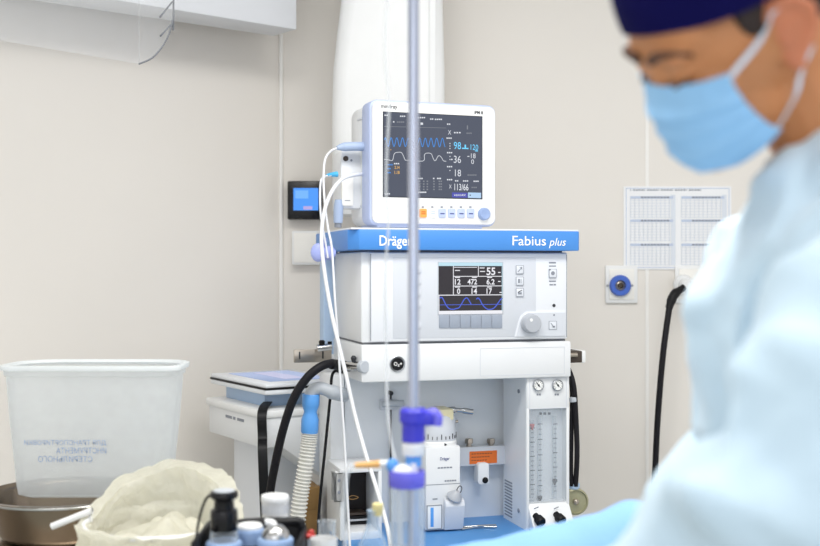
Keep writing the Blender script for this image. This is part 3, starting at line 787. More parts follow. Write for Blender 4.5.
# filler: sloping block with a plug and wire ring
f0 = vz(443, 503)[0]; f1 = vz(462, 503)[0]; fz0 = vz(450, 529)[1]; fz1 = vz(450, 500)[1]
b = B().prism([(-.044, fz0), (-.050, fz0), (-.066, fz1 - .012), (-.060, fz1 + .002), (-.044, fz1 + .006)], f0, f1, 'panel_grey', .0015, axis='x'); b.build('filler_block', vp)
cc = vz(453, 496)
b = B().lathe([(.018, 0), (.0215, .004), (.0205, .010), (.010, .022), (.007, .026)], 'knob_grey', (cc[0] - .003, -.052, cc[1] - .006), (0.35, -.35, .9), seg=24)
b.build('filler_plug', vp)
B().tube([(cc[0] + .002, -.058, cc[1] + .010), (cc[0] + .006, -.060, cc[1] + .024), (cc[0] + .013, -.060, cc[1] + .030), (cc[0] + .018, -.060, cc[1] + .024), (cc[0] + .015, -.060, cc[1] + .014), (cc[0] + .010, -.058, cc[1] + .008)], .0012, 'ink_dark').build('wire_ring', vp.children[-1])
# small instrument lying on the worktop
t = thing('forceps', 'thin steel forceps lying on the blue worktop beside the vaporizer', 'instrument', tuple(FM.world(FM(478, 533, .06)[0], .05, ZW)), FM.t)
B().tube([(-.05, .0, .004), (0, .012, .004), (.05, .0, .004)], .003, 'steel').build('blade', t)
B().tube([(-.05, .02, .004), (0, .008, .008), (.055, .02, .004)], .003, 'steel').build('blade', t)

# ------------------------------------------------------------------ breathing hose on the left
bh = thing('breathing_hose', 'white corrugated breathing hose with a blue connector hanging left of the machine', 'hose')
Yh = 2.96
B().tube([P(344, 395, 3.02), P(332, 392, Yh), P(320, 388, Yh), P(312, 392, Yh), P(310.5, 402, Yh)], .017, 'grey_plastic', seg=16, rs=lambda k: .019 if k < .3 else .0165).build('elbow', bh)
B().lathe([(.021, 0), (.0225, .004), (.0225, .035), (.019, .045), (.0165, .055), (.021, .068), (.0225, .074), (.0225, .098), (.021, .100)][::-1], 'con_blue', P(309.5, 433, Yh), (0.04, 0, 1), seg=20).build('connector', bh)
pts = cr([P(310, 430, Yh), P(308, 448, Yh), P(304, 475, Yh), P(300, 500, Yh), P(297, 530, Yh), P(299, 560, 2.94)], 36)
n = len(pts)
B().tube(pts, .02, 'hose_clear', smooth=0, seg=16, rs=lambda k: .0190 + .0032 * math.sin(k * (n - 1) * 2 * PI / 5.0)).build('corrugated_tube', bh)

# black gas hose arcing out of the machine
t = thing('gas_hose', 'thick black hose arcing down from the left side of the machine', 'hose')
B().tube([FM.world(-.018, .10, zr - .02), P(333, 363.5, 2.96), P(320, 367, 2.93), P(306, 379, 2.92), P(293, 400, 2.92), P(283, 430, 2.93), P(275, 465, 2.95), P(270, 495, 2.98), P(268, 540, 3.0)], .0112, 'black_rubber').build('tube', t)
B().cyl(FM.world(-.006, .098, zr - .018), P(331, 364, 2.953), .0135, 'black', ch=.002).build('coupling', t)
# slim black cable
tag(B().tube([FM.world(-.016, .12, zr - .035), P(333, 373, 2.98), P(330, 400, 2.975), P(325, 450, 2.97), P(320, 500, 2.97), P(318, 545, 2.97), P(322, 600, 2.98)], .0038, 'black').build('black_cable'), 'slim straight black cable hanging just left of the machine beside the corrugated hose', 'cable')
# black pair of hoses on the right with round gauge
rh = thing('cylinder_hose', 'black hose loop hanging down the right side of the machine to a round khaki gauge', 'hose')
B().tube([FM.world(U1 + .012, .05, zq - .02), P(571.5, 385, 3.14), P(571.5, 430, 3.14), P(571, 470, 3.14), P(572, 486, 3.14)], .0062, 'black_rubber').build('tube', rh)
B().tube([FM.world(U1 + .018, .05, zq - .02), P(573.5, 385, 3.13), P(576, 420, 3.13), P(577, 455, 3.13), P(575.5, 486, 3.14)], .0075, 'black_rubber').build('tube', rh)
B().cyl(P(573, 397, 3.13), P(573.4, 402, 3.13), .011, 'grey_plastic', ch=.002).build('band', rh)
cg = P(574, 501, 3.15)
B().lathe([(.030, 0), (.0365, .004), (.0365, .022), (.032, .026), (.030, .020), (.006, .020)], 'gauge_khaki', cg + Vector((0, .013, 0)), (0.15, -1, 0)).lathe([(.008, .02), (.008, .03), (.004, .034)], 'steel_brushed', cg + Vector((0, .013, 0)), (.15, -1, 0), seg=8).build('gauge', rh)
B().lathe([(.014, 0), (.016, .004), (.016, .014), (.010, .018)], 'column_blue', cg + Vector((0, 0, .034)), seg=16).build('gauge_neck', rh)

# ------------------------------------------------------------------ patient monitor on the shelf
zbm = zs1 + .004
FN = Fr(371, 2.985, 20.5, zbm)
mo = thing('patient_monitor', 'white patient monitor with a dark wave screen on the blue shelf', 'monitor', FN.loc(), FN.t)
WX = FN(496.8, 165)[0]; HT = FN(371, 98)[1]; HB = FN(371, 226)[1]; HTR = FN(494.5, 105.5)[1]; HBR = FN(494.5, 222)[1]
zt_, zb_ = HT - .002, max(0.010, (HB + HBR) / 2 - .004)
B().rrect(-.001, WX + .001, zb_ - .001, zt_ + .001, .010, .075, .022, 'rim_blue', .004).build('rim', mo)
B().rrect(.004, WX - .008, zb_ - .002, zt_ - .002, .06, .19, .03, 'device_white', .010).build('rear_housing', mo)
b = B().rrect(.0045, WX - .0045, zb_ + .004, zt_ - .005, 0.0, .016, .018, 'white', .003)
ftext(b, FN, 'mindray', 381, 104.3, 397.5, 109.6, -.0006, 'ink_dark', bold=.02)
ftext(b, FN, 'iPM 8', 474.5, 110.9, 483, 114.2, -.0006, 'ink_dark', bold=.03)
for k in range(6):
    q = FN.box(421.6 + k * 9.5, 206.3, 423.9 + k * 9.5, 207.8, 0); b.rect(q[0], q[1], q[2], q[3], -.0006, 'ink_grey')
cc = FN(385.5, 214, 0); ang = [(cc[0] + .010 * math.cos(a * PI / 8), cc[1] + .010 * math.sin(a * PI / 8)) for a in range(17)]
b.line(ang, .001, -.0006, 'panel_grey')
b.build('front_bezel', mo)
# base; black slab below paints the shaded gap under it
B().box(.02, WX - .035, .012, .15, 0.004, zb_ + .004, 'rim_blue', .006).box(.03, WX - .04, .02, .14, 0, .005, 'black').build('base', mo)
# screen
TL, TR, BL, BR = FN(382.5, 112.1), FN(481.3, 116.6), FN(384, 196.6), FN(482.3, 198.6)
X0, X1, Z0, Z1 = (TL[0] + BL[0]) / 2, (TR[0] + BR[0]) / 2, (BL[1] + BR[1]) / 2, (TL[1] + TR[1]) / 2
b = B(); b.box(X0 - .0015, X1 + .0015, -.0012, .004, Z0 - .0015, Z1 + .0015, 'black', .0004); b.rect(X0, X1, Z0, Z1, -.0014, 'mon_bg')
v = -.0018
def mt(s_, a_, b_, c_, d_, m, **k): q = FN.box(a_, b_, c_, d_, v); b.text(s_, q[0], q[1], q[2], q[3], v, m, **k)
def mr(a_, b_, c_, d_, m, dv=0): q = FN.box(a_, b_, c_, d_, v); b.rect(q[0], q[1], q[2], q[3], v - dv, m)
def dash(a_, y_, n_, m='mon_white', w_=1.4, g_=.5, h_=1.3):
    for k in range(n_): mr(a_ + k * (w_ + g_), y_, a_ + k * (w_ + g_) + w_, y_ + h_, m)
dash(384.5, 114.6, 2); dash(400, 115.6, 3); dash(418, 117, 4); dash(430, 118.4, 2); dash(434.8, 118.7, 4)
dash(393, 121.2, 1); dash(397, 121.4, 4, 'mon_grey'); mr(420.5, 122.6, 423, 124.8, 'mon_white')
dash(447, 123.5, 2); dash(446.5, 137.5, 3); dash(447, 152, 3); dash(447, 166, 3); dash(447, 179, 3)
b.line([FN(384, 126.4, v), FN(446, 128, v)], .0012, v, 'mon_grey')
pts = []
for k in range(0, 122):
    x = 384.5 + k * .5; pts.append(FN(x, 142.0 + .6 * (x - 384) / 60 - 4.4 * math.sin((x - 384) * 2 * PI / 5.7), v))
b.line(pts, .0020, v, 'mon_blue')
w2 = [(384.5, 159.5), (389, 160), (392.5, 160.2), (394, 154.5), (396, 152.6), (401, 152.4), (403, 155), (405, 159.5), (407, 160.3), (423, 161), (424.3, 155.5), (426, 153.3), (431, 153.6), (433, 158), (434.5, 160.6), (436, 160), (438, 156.3), (439.6, 155.8), (441.5, 157.5), (443.5, 160.8), (446, 161.3)]
b.line([FN(p.x, p.y, v) for p in cr([(a_, b_, 0) for a_, b_ in w2], 4)], .0014, v, 'mon_white')
mt('98', 453.8, 142, 461, 149.2, 'mon_cyan'); mt('120', 470.6, 144.5, 478.2, 150, 'mon_cyan'); mr(464.6, 144.6, 466, 149, 'mon_cyan'); mr(462, 147.8, 468.5, 149, 'mon_cyan'); mr(475, 150.4, 478, 151.4, 'mon_cyan')
mt('36', 453.8, 155.8, 461, 163, 'mon_white'); mt('18', 471, 153.4, 475.6, 158.3, 'mon_white'); mt('0', 471.2, 159.4, 474, 164, 'mon_white'); mr(467.4, 156, 469.4, 156.8, 'mon_white'); mr(451, 158.8, 452.6, 160, 'mon_white')
mt('18', 455, 169.6, 461, 176.4, 'mon_white'); dash(467.5, 174.4, 5, 'mon_grey')
mt('113/66', 454.4, 183.8, 468.4, 190.4, 'mon_white', bold=.01); dash(471.5, 186.8, 3, 'mon_grey')
mt('X', 448, 130.2, 451.2, 134.6, 'mon_white'); dash(454, 132, 3, 'mon_white', 1.6, .9); mr(466.8, 125.4, 468, 129.4, 'mon_grey'); dash(466.5, 132.6, 3, 'mon_grey')
for yy in (143, 145.5, 148, 156, 159, 170): mr(449.5, yy, 450.4, yy + 1, 'mon_white')
mt('X', 449, 184.6, 451.6, 188.4, 'mon_white'); dash(455, 180.2, 2); dash(463, 180.3, 3); dash(473.5, 180.6, 3)
mr(452, 192.6, 467.5, 197.6, 'mon_violet'); dash(454, 194.2, 6, 'mon_white', 1.5, .5, 1.8); mr(468, 192.6, 481, 198, 'mon_pale', .0001); mr(469.5, 194.6, 470.8, 195.8, 'mon_bg', .0003)
mt('2.14', 394.5, 165.8, 399.6, 169, 'mon_orange', bold=.03); mt('1.18', 394.5, 170.8, 399.6, 174, 'mon_orange', bold=.03); dash(387.4, 164, 3, 'mon_blue'); dash(387.4, 168, 2, 'mon_blue'); dash(387.4, 172, 2, 'mon_blue'); dash(394, 163, 3, 'mon_white')
mt('+', 390, 148.8, 391.6, 150.6, 'mon_orange')
dash(417.5, 177.8, 3); dash(433, 177.8, 1); dash(437, 177.8, 2, 'mon_white', 1.8, .4)
for r in range(4):
    for cx in (418.5, 423, 426.6, 433.2, 438.6): dash(cx, 180.6 + r * 2.7, 1 if cx < 438 else 2, 'mon_grey', 1.5, .4, 1.4)
dash(384.8, 193.2, 3); dash(418, 191.6, 5, 'mon_white', 1.5, .2)
b.build('screen', mo)
for k in range(6):
    q = FN.box(419.4 + k * 9.5, 208.8, 426.4 + k * 9.5, 217.6, 0)
    bb = B().rrect(q[0], q[1], q[2], q[3], -.004, .002, .003, 'orange_key' if k == 0 else ('white_warm' if k == 1 else 'rim_blue'), .0008)
    for r in range(1 if k > 1 else 2):
        bb.rect(q[0] + .004, q[1] - .004, (q[2] + q[3]) / 2 - .003 + r * .005, (q[2] + q[3]) / 2 + r * .005, -.0043, 'ink_blue' if k > 1 else ('rim_blue' if k else 'orange'))
    o = bb.build('button', mo)
    if k == 0: o['label'] = 'orange button'
cc = FN(484, 214, -.004)
B().lathe([(.0175, 0), (.0175, .004), (.0165, .010), (.0135, .014), (.004, .012)], 'knob_blue', (cc[0], 0, cc[1]), (0, -1, 0)).lathe([(.019, -.002), (.019, .001), (.0178, .002)], 'white', (cc[0], 0, cc[1]), (0, -1, 0)).build('knob', mo)
# parameter module on its left side
mz0, mz1 = FN(345, 208, .09)[1], FN(345, 150, .09)[1]
b = B().rrect(-.050, .010, mz0, mz1, .10, .165, .006, 'device_white', .002)
b.rrect(-.0501, -.018, mz0 + .006, mz0 + .085, .092, .104, .005, 'white_warm', .002)
b.line([(-.042, mz0 + .02), (-.028, mz0 + .02)], .002, .0915, 'ink_grey')
b.lathe([(.007, 0), (.007, .004), (.005, .006)], 'hole_brown', (-.038, .100, mz1 - .022), (0, -1, 0), seg=16)
b.lathe([(.003, 0), (.003, .002)], 'ink_grey', (-.022, .100, mz1 - .026), (0, -1, 0), seg=10)
b.build('parameter_module', mo)
for z in (HT - .045, HT - .11, .06): B().box(.002, .0052, .085, .125, z, z + .006, 'panel_grey', .001).build('side_catch', mo)

# sensor leads from the monitor
def W(u, v, z): return FN.world(u, v, z)
def leadname(label, pts, r, m='cable_white', name='sensor_lead', extra=None):
    t = thing(name, label, 'cable', group=None)
    B().tube(pts, r, m).build('cable', t)
    if extra:
        for nm, bb in extra: bb.build(nm, t)
    return t
pA = P(352, 146.5, 3.03)
leadname('thin white sensor lead looping from the uppermost grey plug on the monitor side',
    [P(339, 147.5, 3.025), P(331, 151, 3.02), P(325, 160, 3.0), P(323.5, 180, 2.98), P(325, 205, 2.96), P(328, 228, 2.94), P(332, 250, 2.92), P(335, 300, 2.9), P(338, 340, 2.9), P(341, 390, 2.89), P(344.5, 440, 2.87), P(347, 490, 2.84), P(350, 548, 2.8), P(352, 600, 2.75)], .0031,
    extra=[('plug', B().tube([P(363, 146.5, 3.045), P(352, 146.5, 3.035), P(343, 147, 3.03), P(337, 148, 3.022)], .011, 'plug_blue', rs=lambda k: .0125 if k < .6 else .0125 - .018 * (k - .6)))])
leadname('thick white sensor cable curving from the monitor side down to the flask',
    [P(364, 174, 3.06), P(352, 175.5, 3.02), P(341, 180, 2.98), P(331, 193, 2.94), P(324, 213, 2.92), P(321.5, 240, 2.9), P(325, 275, 2.88), P(332, 315, 2.86), P(339, 345, 2.84), P(346, 375, 2.82), P(355, 415, 2.8), P(366, 455, 2.75), P(377, 490, 2.7), P(388, 530, 2.65), P(394, 570, 2.6)], .0050)
leadname('fine white lead with a bright blue tip plugged into the side module',
    [P(331, 175.5, 3.02), P(324, 177, 3.0), P(320.5, 184, 2.98), P(320.8, 215, 2.96), P(326, 245, 2.94), P(328, 258, 2.93)], .0028,
    extra=[('tip', B().tube([P(327, 175.4, 3.01), P(330, 174.8, 3.02), P(334, 174.4, 3.03), P(337, 174.2, 3.035)], .006, 'tip_cyan', rs=lambda k: .004 + .004 * k))])
t = thing('cable_plug', 'grey-blue cable plug hanging under the monitor side module', 'plug', (0, 0, 0))
B().lathe([(.012, 0), (.013, .02), (.013, .045), (.010, .062)], 'plug_blue', P(338, 223, 3.06), (0.03, 0, 1), seg=18).build('plug_body', t)
B().lathe([(.0095, -.012), (.0095, .001)], 'ink_grey', P(338, 223, 3.06), (0.03, 0, 1), seg=18).build('plug_pin', t)
t = thing('cable_clip', 'pale violet clip gathering the white cables left of the blue shelf', 'clip', (0, 0, 0))
Yk = 2.945
B().ell(P(318, 252.5, Yk), (.019, .012, .024), 'clip_lilac').ell(P(329.5, 253, Yk), (.016, .012, .019), 'clip_lilac').cyl(P(311, 253, Yk), P(336, 253, Yk), .007, 'clip_lilac').build('jaw', t, remesh=.002, smooth=2)
B().cyl(P(325, 238, Yk + .02), P(324, 266, Yk + .02), .005, 'clip_lilac').build('stem', t)

# ------------------------------------------------------------------ cart with tilted display behind, on the left
FCt = Fr(262, 3.18, 32.3)
ct = thing('equipment_cart', 'white equipment cart with a flat display on top, left of the machine', 'cart', FCt.loc(), FCt.t)
zc1 = FCt(262, 411)[1]; zc0 = FCt(262, 449)[1]; zl = FCt(262, 419)[1]
B().box(-.004, .27, -.004, .40, zl, zc1, 'white', .006).build('top_slab', ct)
b = B().prism([(0.004, zl + .002), (.262, zl + .002), (.262, zc0 - .10), (.20, zc0 - .10), (.06, zc0), (.004, zc0)], .002, .39, 'device_white', .005)
b.line([(0, 0)], .001, 0, 'ink_grey')
b.build('body', ct)
b = B()
for k, (a0, a1) in enumerate(((.13, .175), (.19, .205), (.215, .26))):
    b.box(.0028, .0042, a0, a1, zl - .024, zl - .016, 'ink_grey')
b.build('nameplate', ct)
B().box(.07, .20, .14, .36, .14, zc0 + .002, 'panel_light', .01).build('pillar', ct)
B().box(.0, .24, 0, .40, .09, .14, 'grey_plastic', .012).build('foot', ct)
for cx in (.03, .21):
    for cy in (.02, .38): B().lathe([(.04, -.012), (.047, -.008), (.047, .008), (.04, .012)], 'black_rubber', (cx, cy, .047), (1, 0, 0), seg=20).box(cx - .015, cx + .015, cy - .015, cy + .015, .07, .10, 'grey_plastic').build('caster', ct)
# tablet
ztab = FCt(271, 391, .0)[1]; Mt = Matrix.Translation((.155, .205, zc1))
ht_ = ztab - zc1
b = B().box(-.105, .105, -.115, .165, -.002, ht_ - .008, 'column_blue', .006, M=Mt); b.build('display_plinth', ct)
b = B().box(-.145, .135, -.205, .19, ht_ - .012, ht_ + .004, 'panel_light', .006, M=Mt).box(-.146, .136, -.206, .191, ht_ + .002, ht_ + .008, 'black', .002, M=Mt).box(-.145, .135, -.205, .19, ht_ + .007, ht_ + .020, 'panel_light', .006, M=Mt)
du = b.build('display_unit', ct)
B().box(-.105, .095, -.15, .14, ht_ + .0195, ht_ + .0212, 'cart_screen', .0005, M=Mt).box(-.04, .03, -.11, .11, ht_ + .0210, ht_ + .0216, 'cart_screen_pale', M=Mt).build('screen', du)
# black strap over the cart edge
t = B().ribbon([FCt.world(.06, .09, zc1 + .012), FCt.world(.015, .02, zc1 + .008), FCt.world(-.006, -.012, zc1 - .012), FCt.world(-.006, -.016, zc1 - .07), P(262.5, 450, 3.13), P(264, 490, 3.12), P(266, 540, 3.12), P(268, 600, 3.12)], .026, .003, 'black', (1, .15, 0))
tag(t.build('strap'), 'flat black strap hanging over the corner of the white cart', 'strap')
# added brown block standing in for floor and wall behind the hoses
t = thing('gap_block', 'tall brown block standing in for shaded floor and wall behind the corrugated hose', 'box', (P(312, 540, 3.12).x, 3.10, 0), .28)
B().box(-.025, .025, 0, .10, 0, P(305, 488, 3.1).z, 'gap_brown', .003).build('block_body', t)
B().box(-.026, .026, -.001, .03, P(305, 488, 3.1).z - .06, P(305, 488, 3.1).z + .002, 'gap_brown', .002).build('block_top', t)

# ------------------------------------------------------------------ foreground left: basin table, basin, clear box
def table(name, label, x0, x1, y0, y1, z, m='steel_brushed'):
    t = thing(name, label, 'table', ((x0 + x1) / 2, (y0 + y1) / 2, 0))
    hx, hy = (x1 - x0) / 2, (y1 - y0) / 2
    B().box(-hx, hx, -hy, hy, z - .025, z, m, .006).build('tabletop', t)
    for sx in (-1, 1):
        for sy in (-1, 1):
            B().cyl((sx * (hx - .025), sy * (hy - .025), .0), (sx * (hx - .025), sy * (hy - .025), z - .024), .0125, 'steel').build('leg', t)
    for sy in (-1, 1):
        B().cyl((-(hx - .025), sy * (hy - .025), .25), (hx - .025, sy * (hy - .025), .25), .009, 'steel').build('rail', t)
    return t
YB = 2.60
ZT1 = P(0, 546, YB - .1).z
table('instrument_table', 'steel table under the metal basin', -1.12, -.64, 2.42, 2.90, ZT1)
bc = P(66, 500, YB); zrim = P(60, 506, YB - .165).z
ba = thing('steel_basin', 'round shiny steel basin under the clear plastic box', 'basin', (bc.x, YB, ZT1))
h = zrim - ZT1;  R = 76 / F * YB
ba_p = [(R * .70, 0), (R * .80, .006), (R * .86, .02), (R * .97, h - .012), (R, h - .006), (R + .010, h - .004), (R + .012, h), (R + .004, h + .001), (R - .004, h - .006), (R * .955, h - .014), (R * .84, .022), (R * .68, .004)]
B().lathe(ba_p, 'basin_steel', seg=64).build('bowl', ba)
B().tube([((R + .007) * math.cos(a * PI / 24), (R + .007) * math.sin(a * PI / 24), h - .004) for a in range(49)], .005, 'steel', smooth=1, seg=8, cap=False).build('rim', ba)  # bright steel ring added to give the rim its highlight
# clear plastic box standing on the basin rim
bx = thing('plastic_box', 'large clear plastic storage box with printed letters standing on the steel basin', 'box', (P(88, 500, YB - .10).x, YB - .01, zrim + .0015))
def bxx(px, Y=YB - .095): return (px - 88) / F * Y
Hb = P(0, 368, YB - .11).z - zrim
wt, wb_ = (170 - (-6)) / 2 / F * (YB - .10), (164 - 14) / 2 / F * (YB - .10)
dt, db = .092, .080
lv = [(0.0, wb_ - .012, db - .012), (.006, wb_, db), (.030, wb_ + .003, db + .003), (Hb * .6, wb_ + (wt - wb_) * .6, db + (dt - db) * .6), (Hb - .022, wt - .004, dt - .004), (Hb - .020, wt, dt), (Hb, wt + .001, dt + .001)]
vs, fs = [], []
for z, a_, d_ in lv: vs += [(x_, y_, z) for x_, y_ in rr_poly(-a_, a_, -d_, d_, (.03, .085))]
for i in range(len(lv) - 1):
    for k in range(24): fs.append((i * 24 + k, i * 24 + (k + 1) % 24, (i + 1) * 24 + (k + 1) % 24, (i + 1) * 24 + k))
fs.append(tuple(range(24))[::-1])
b = B().add(vs, fs, 'box_plastic')
# moulded ribs and the print on the far wall (read from behind)
yw = lambda z: -(db + (dt - db) * z / Hb) - .0035
b.build('tub', bx, thick=.0022)
def pzz(py): return P(0, py, YB - .095).z - zrim
b = B()
for s_, a_, c_, y0, y1 in (('ДЛЯ ТРАНСПОРТИРОВКИ', 24, 106, 440.5, 446.5), ('ИНСТРУМЕНТА', 56, 106, 448, 454), ('СТЕРИЛЬНОГО', 38, 92, 456.5, 462.5)):
    b.text(s_, bxx(a_), bxx(c_), pzz(y1), pzz(y0), yw(pzz(450)), 'ink_print', mirror=True)
b.build('printed_notice', bx)
# rim, open: outer and inner edge with a rolled profile
vs, fs = [], []
prof = [(0.001, Hb - .009), (.008, Hb - .008), (.009, Hb - .001), (.008, Hb + .002), (-.001, Hb + .002), (-.004, Hb - .004)]
for o_, z in prof: vs += [(x_, y_, z) for x_, y_ in rr_poly(-wt - o_, wt + o_, -dt - o_, dt + o_, (.034, .088))]
for i in range(len(prof)):
    for k in range(24): fs.append((i * 24 + k, i * 24 + (k + 1) % 24, ((i + 1) % len(prof)) * 24 + (k + 1) % 24, ((i + 1) % len(prof)) * 24 + k))
B().add(vs, fs, 'box_rim').build('rim', bx)

# ------------------------------------------------------------------ waste bag on its ring stand
YG = 2.25
gc = P(160, 522, YG); RG = 74 / F * YG
ws = thing('bag_stand', 'white ring stand with a slanting rod holding the cream waste bag', 'stand', (gc.x, YG, 0))
zg = gc.z
ring = [(RG * math.cos(a * PI / 16), RG * math.sin(a * PI / 16), zg) for a in range(33)]
B().tube(ring, .005, 'white', smooth=2, seg=8, cap=False).build('ring', ws)
B().tube([(0.0, RG, zg), (0.0, RG + .012, zg - .06), (0, RG + .012, .05)], .009, 'white', smooth=0).build('post', ws)
for k in range(4):
    a = PI / 4 + k * PI / 2
    B().tube([(0, RG + .012 - .0, .06), (.17 * math.cos(a), RG - .05 + .12 * math.sin(a), .012)], .010, 'white', smooth=0).build('leg', ws)
r0 = P(52, 526.5, 2.27) - Vector((gc.x, YG, 0)); r1 = P(92, 510.5, 2.26) - Vector((gc.x, YG, 0))
B().tube([r0, r1, (-RG + .004, .01, zg)], .0068, 'white', smooth=0, seg=12).build('handle_rod', ws)
bg = thing('waste_bag', 'crumpled cream translucent waste bag hanging open in the ring stand', 'bag', (gc.x, YG, 0))
def nz3(p, s_, sd=0): return noise.noise(Vector((p[0] * s_ + sd, p[1] * s_ + sd * 1.7, p[2] * s_)))
def bagf(u, vv):
    a = u * 2 * PI; ca, sa = math.cos(a), math.sin(a)
    back = max(0.0, sa * .92 + .18 * ca) ** .8
    lip = .010 + .085 * back
    if vv < .55:                      # outside, from the bottom up to the lip
        k = vv / .55; z = .42 + (zg + lip - .42) * k; r = RG * (.55 + .45 * min(1, k * 1.6)) + .012
        if z > zg: r += .006 - .25 * (z - zg) * (0.6 if back > .1 else .2)
    else:                             # over the lip and down inside
        k = (vv - .55) / .45; z = zg + lip - k * (lip + .22); r = RG - .006 - .02 * k
        if z > zg: r -= .35 * (z - zg)
    p = (r * ca, r * sa, z)
    am_ = .013 if z > zg - .08 else .02
    w_ = nz3(p, 9, 12); q_ = (p[0] + .05 * w_, p[1] + .05 * w_, p[2] + .06 * w_); fold = abs(nz3(q_, 17, 6)) + .5 * abs(nz3(q_, 34, 8))
    d = .016 * (.35 - fold) + am_ * nz3(p, 8) + am_ * .6 * (abs(nz3(p, 13, 3)) - .2) + .003 * nz3(p, 40, 9)
    dz = (.016 * nz3(p, 8, 5) + .012 * abs(nz3(p, 20, 7))) * (1 if z > zg - .05 else .3)
    return Vector(((r + d) * ca, (r + d) * sa, z + dz))
b = B().grid(bagf, 150, 74, 'bag', closed_u=True); b.build('bag_film', bg, sharp=25)
bb = B().ell((0, 0, .42), (RG * .56, RG * .56, .04), 'bag'); bb.build('bag_bottom', bg)
# crumpled film lying inside the mouth
def wad(u, vv):
    x_ = (u - .5) * 1.5 * RG; y_ = (vv - .5) * 1.5 * RG
    p = (x_, y_, 0); q = 1 - min(1, (x_ * x_ + y_ * y_) / (RG * RG * .62))
    return Vector((x_, y_, zg - .06 + .07 * q + .035 * nz3(p, 11, 2) + .02 * abs(nz3(p, 22, 4))))
B().grid(wad, 50, 50, 'bag').build('crumpled_film', bg, sharp=25)

# ------------------------------------------------------------------ device table: carrier with screw jars, bottles, flask
ZT2 = .86
table('side_table', 'small steel table under the black jar carrier', -.37, .0, 1.83, 2.10, ZT2)
YD = 1.93
def dz(py, Y=YD): return P(0, py, Y).z
def dx(px, Y=YD): return (px - CX) / F * Y
cr_x0, cr_x1 = dx(200), dx(303)
jc = thing('jar_carrier', 'black open carrier box holding screw-capped jars', 'carrier', ((cr_x0 + cr_x1) / 2, YD, ZT2))
hx = (cr_x1 - cr_x0) / 2; Ht = dz(519, YD + .062) - ZT2; Hf = dz(530) - ZT2
b = B().box(-hx, hx, -.085, .075, 0, .008, 'black', .003).box(-hx, -hx + .008, -.085, .075, 0, Hf, 'black', .003).box(hx - .008, hx, -.085, .075, 0, Hf - .01, 'black', .003).box(-hx, hx, -.085, -.077, 0, Hf - .05, 'black', .003)
b.build('tray', jc)
b = B().tube([(-hx + .02, .064, .004), (-hx + .02, .064, Ht - .03), (-hx + .035, .064, Ht - .012), (hx - .03, .064, Ht - .006), (hx - .008, .064, Ht - .02), (hx - .004, .064, .004)], .009, 'black', smooth=3, seg=8)
b.box(-hx + .02, hx - .005, .058, .070, .004, Ht - .012, 'black', .003)
b.build('back_panel', jc)
def jar(name, label, px, Yj, r, htop, top, lidm='lid_blue'):
    """screw jar with a ribbed collar; the collar's upper rim lies at height htop over the table"""
    t = thing(name, label, 'jar', (dx(px, Yj), Yj, ZT2 + .0085))
    h = htop - ZT2 - .0085
    B().lathe([(r * .8, 0), (r * .86, .004), (r * .86, h - .02), (r * .8, h - .012)], 'glass_blue', seg=32).build('jar_body', t)
    vs = []
    cb = B().lathe([(r * .97, h - .026), (r, h - .022), (r, h - .003), (r * .95, h)], lidm, seg=40)
    for k in range(36):
        a = 2 * PI * k / 36; cb.box(-.0011, .0011, -.0012, .0012, h - .024, h - .003, lidm, M=Matrix.Translation((r * math.cos(a), r * math.sin(a), 0)) @ Matrix.Rotation(a, 4, 'Z'))
    cb.build('screw_collar', t)
    top(t, h, r); return t
def black_top(t, h, r):
    B().lathe([(r * .80, h - .002), (r * .82, h + .004), (r * .78, h + .016), (r * .74, h + .022)], 'glass', seg=32).build('clear_neck', t)
    B().lathe([(r * .70, h + .014), (r * .76, h + .017), (r * .78, h + .047), (r * .74, h + .052), (r * .58, h + .054), (r * .56, h + .066), (r * .60, h + .068), (r * .80, h + .073), (r * .82, h + .078), (r * .78, h + .082), (r * .6, h + .083)], 'black_gloss', seg=32).build('knob_cap', t)
    B().lathe([(r * .62, h + .0832), (r * .58, h + .0846)], 'grey_plastic', seg=28).build('cap_disc', t)
def dome_top(t, h, r):
    B().lathe([(r * .80, h - .002), (r * .82, h + .003), (r * .70, h + .012), (r * .45, h + .019), (r * .3, h + .021)], 'steel', seg=32).build('dome', t)
    B().tube([(0, .004, h + .012), (-r * .2, .006, h + .023), (-r * .6, .006, h + .024)], .006, 'white', smooth=2).build('spout', t)
jar('screw_jar', 'jar with a tall black knob cap and ribbed blue collar in the black carrier', 224, 1.90, 17.5 / F * 1.90, P(0, 541, 1.90).z, black_top)
jar('screw_jar', 'jar with a silver dome lid and ribbed blue collar in the black carrier', 275.5, 1.90, 17.5 / F * 1.90, P(0, 537.5, 1.90).z, dome_top)
def white_lid(t, h, r): B().lathe([(r * .9, h - .001), (r * .92, h + .004), (r * .8, h + .007)], 'white', seg=32).build('lid_disc', t)
jar('screw_jar', 'low jar with a flat white lid behind the silver dome jar', 250, 1.955, 14 / F * 1.955, P(0, 528, 1.955).z, white_lid)
wt_ = thing('white_bottle', 'bottle with a wide white screw cap standing behind the black carrier', 'bottle', (dx(275, 2.06), 2.06, ZT2))
hc0, hc1 = P(0, 517, 2.06).z - ZT2, P(0, 495, 2.06).z - ZT2; rc = 14 / F * 2.06
B().lathe([(rc * 1.05, 0), (rc * 1.1, .006), (rc * 1.1, hc0 - .02), (rc * .9, hc0 - .002), (rc * .8, hc0 + .004)], 'white_warm', seg=32).build('bottle_body', wt_)
b = B().lathe([(rc * .93, hc0), (rc * .90, hc0 + .012), (rc * .93, hc1 - .014), (rc, hc1 - .010), (rc, hc1 - .003), (rc * .95, hc1), (rc * .5, hc1 + .001)], 'white', seg=36)
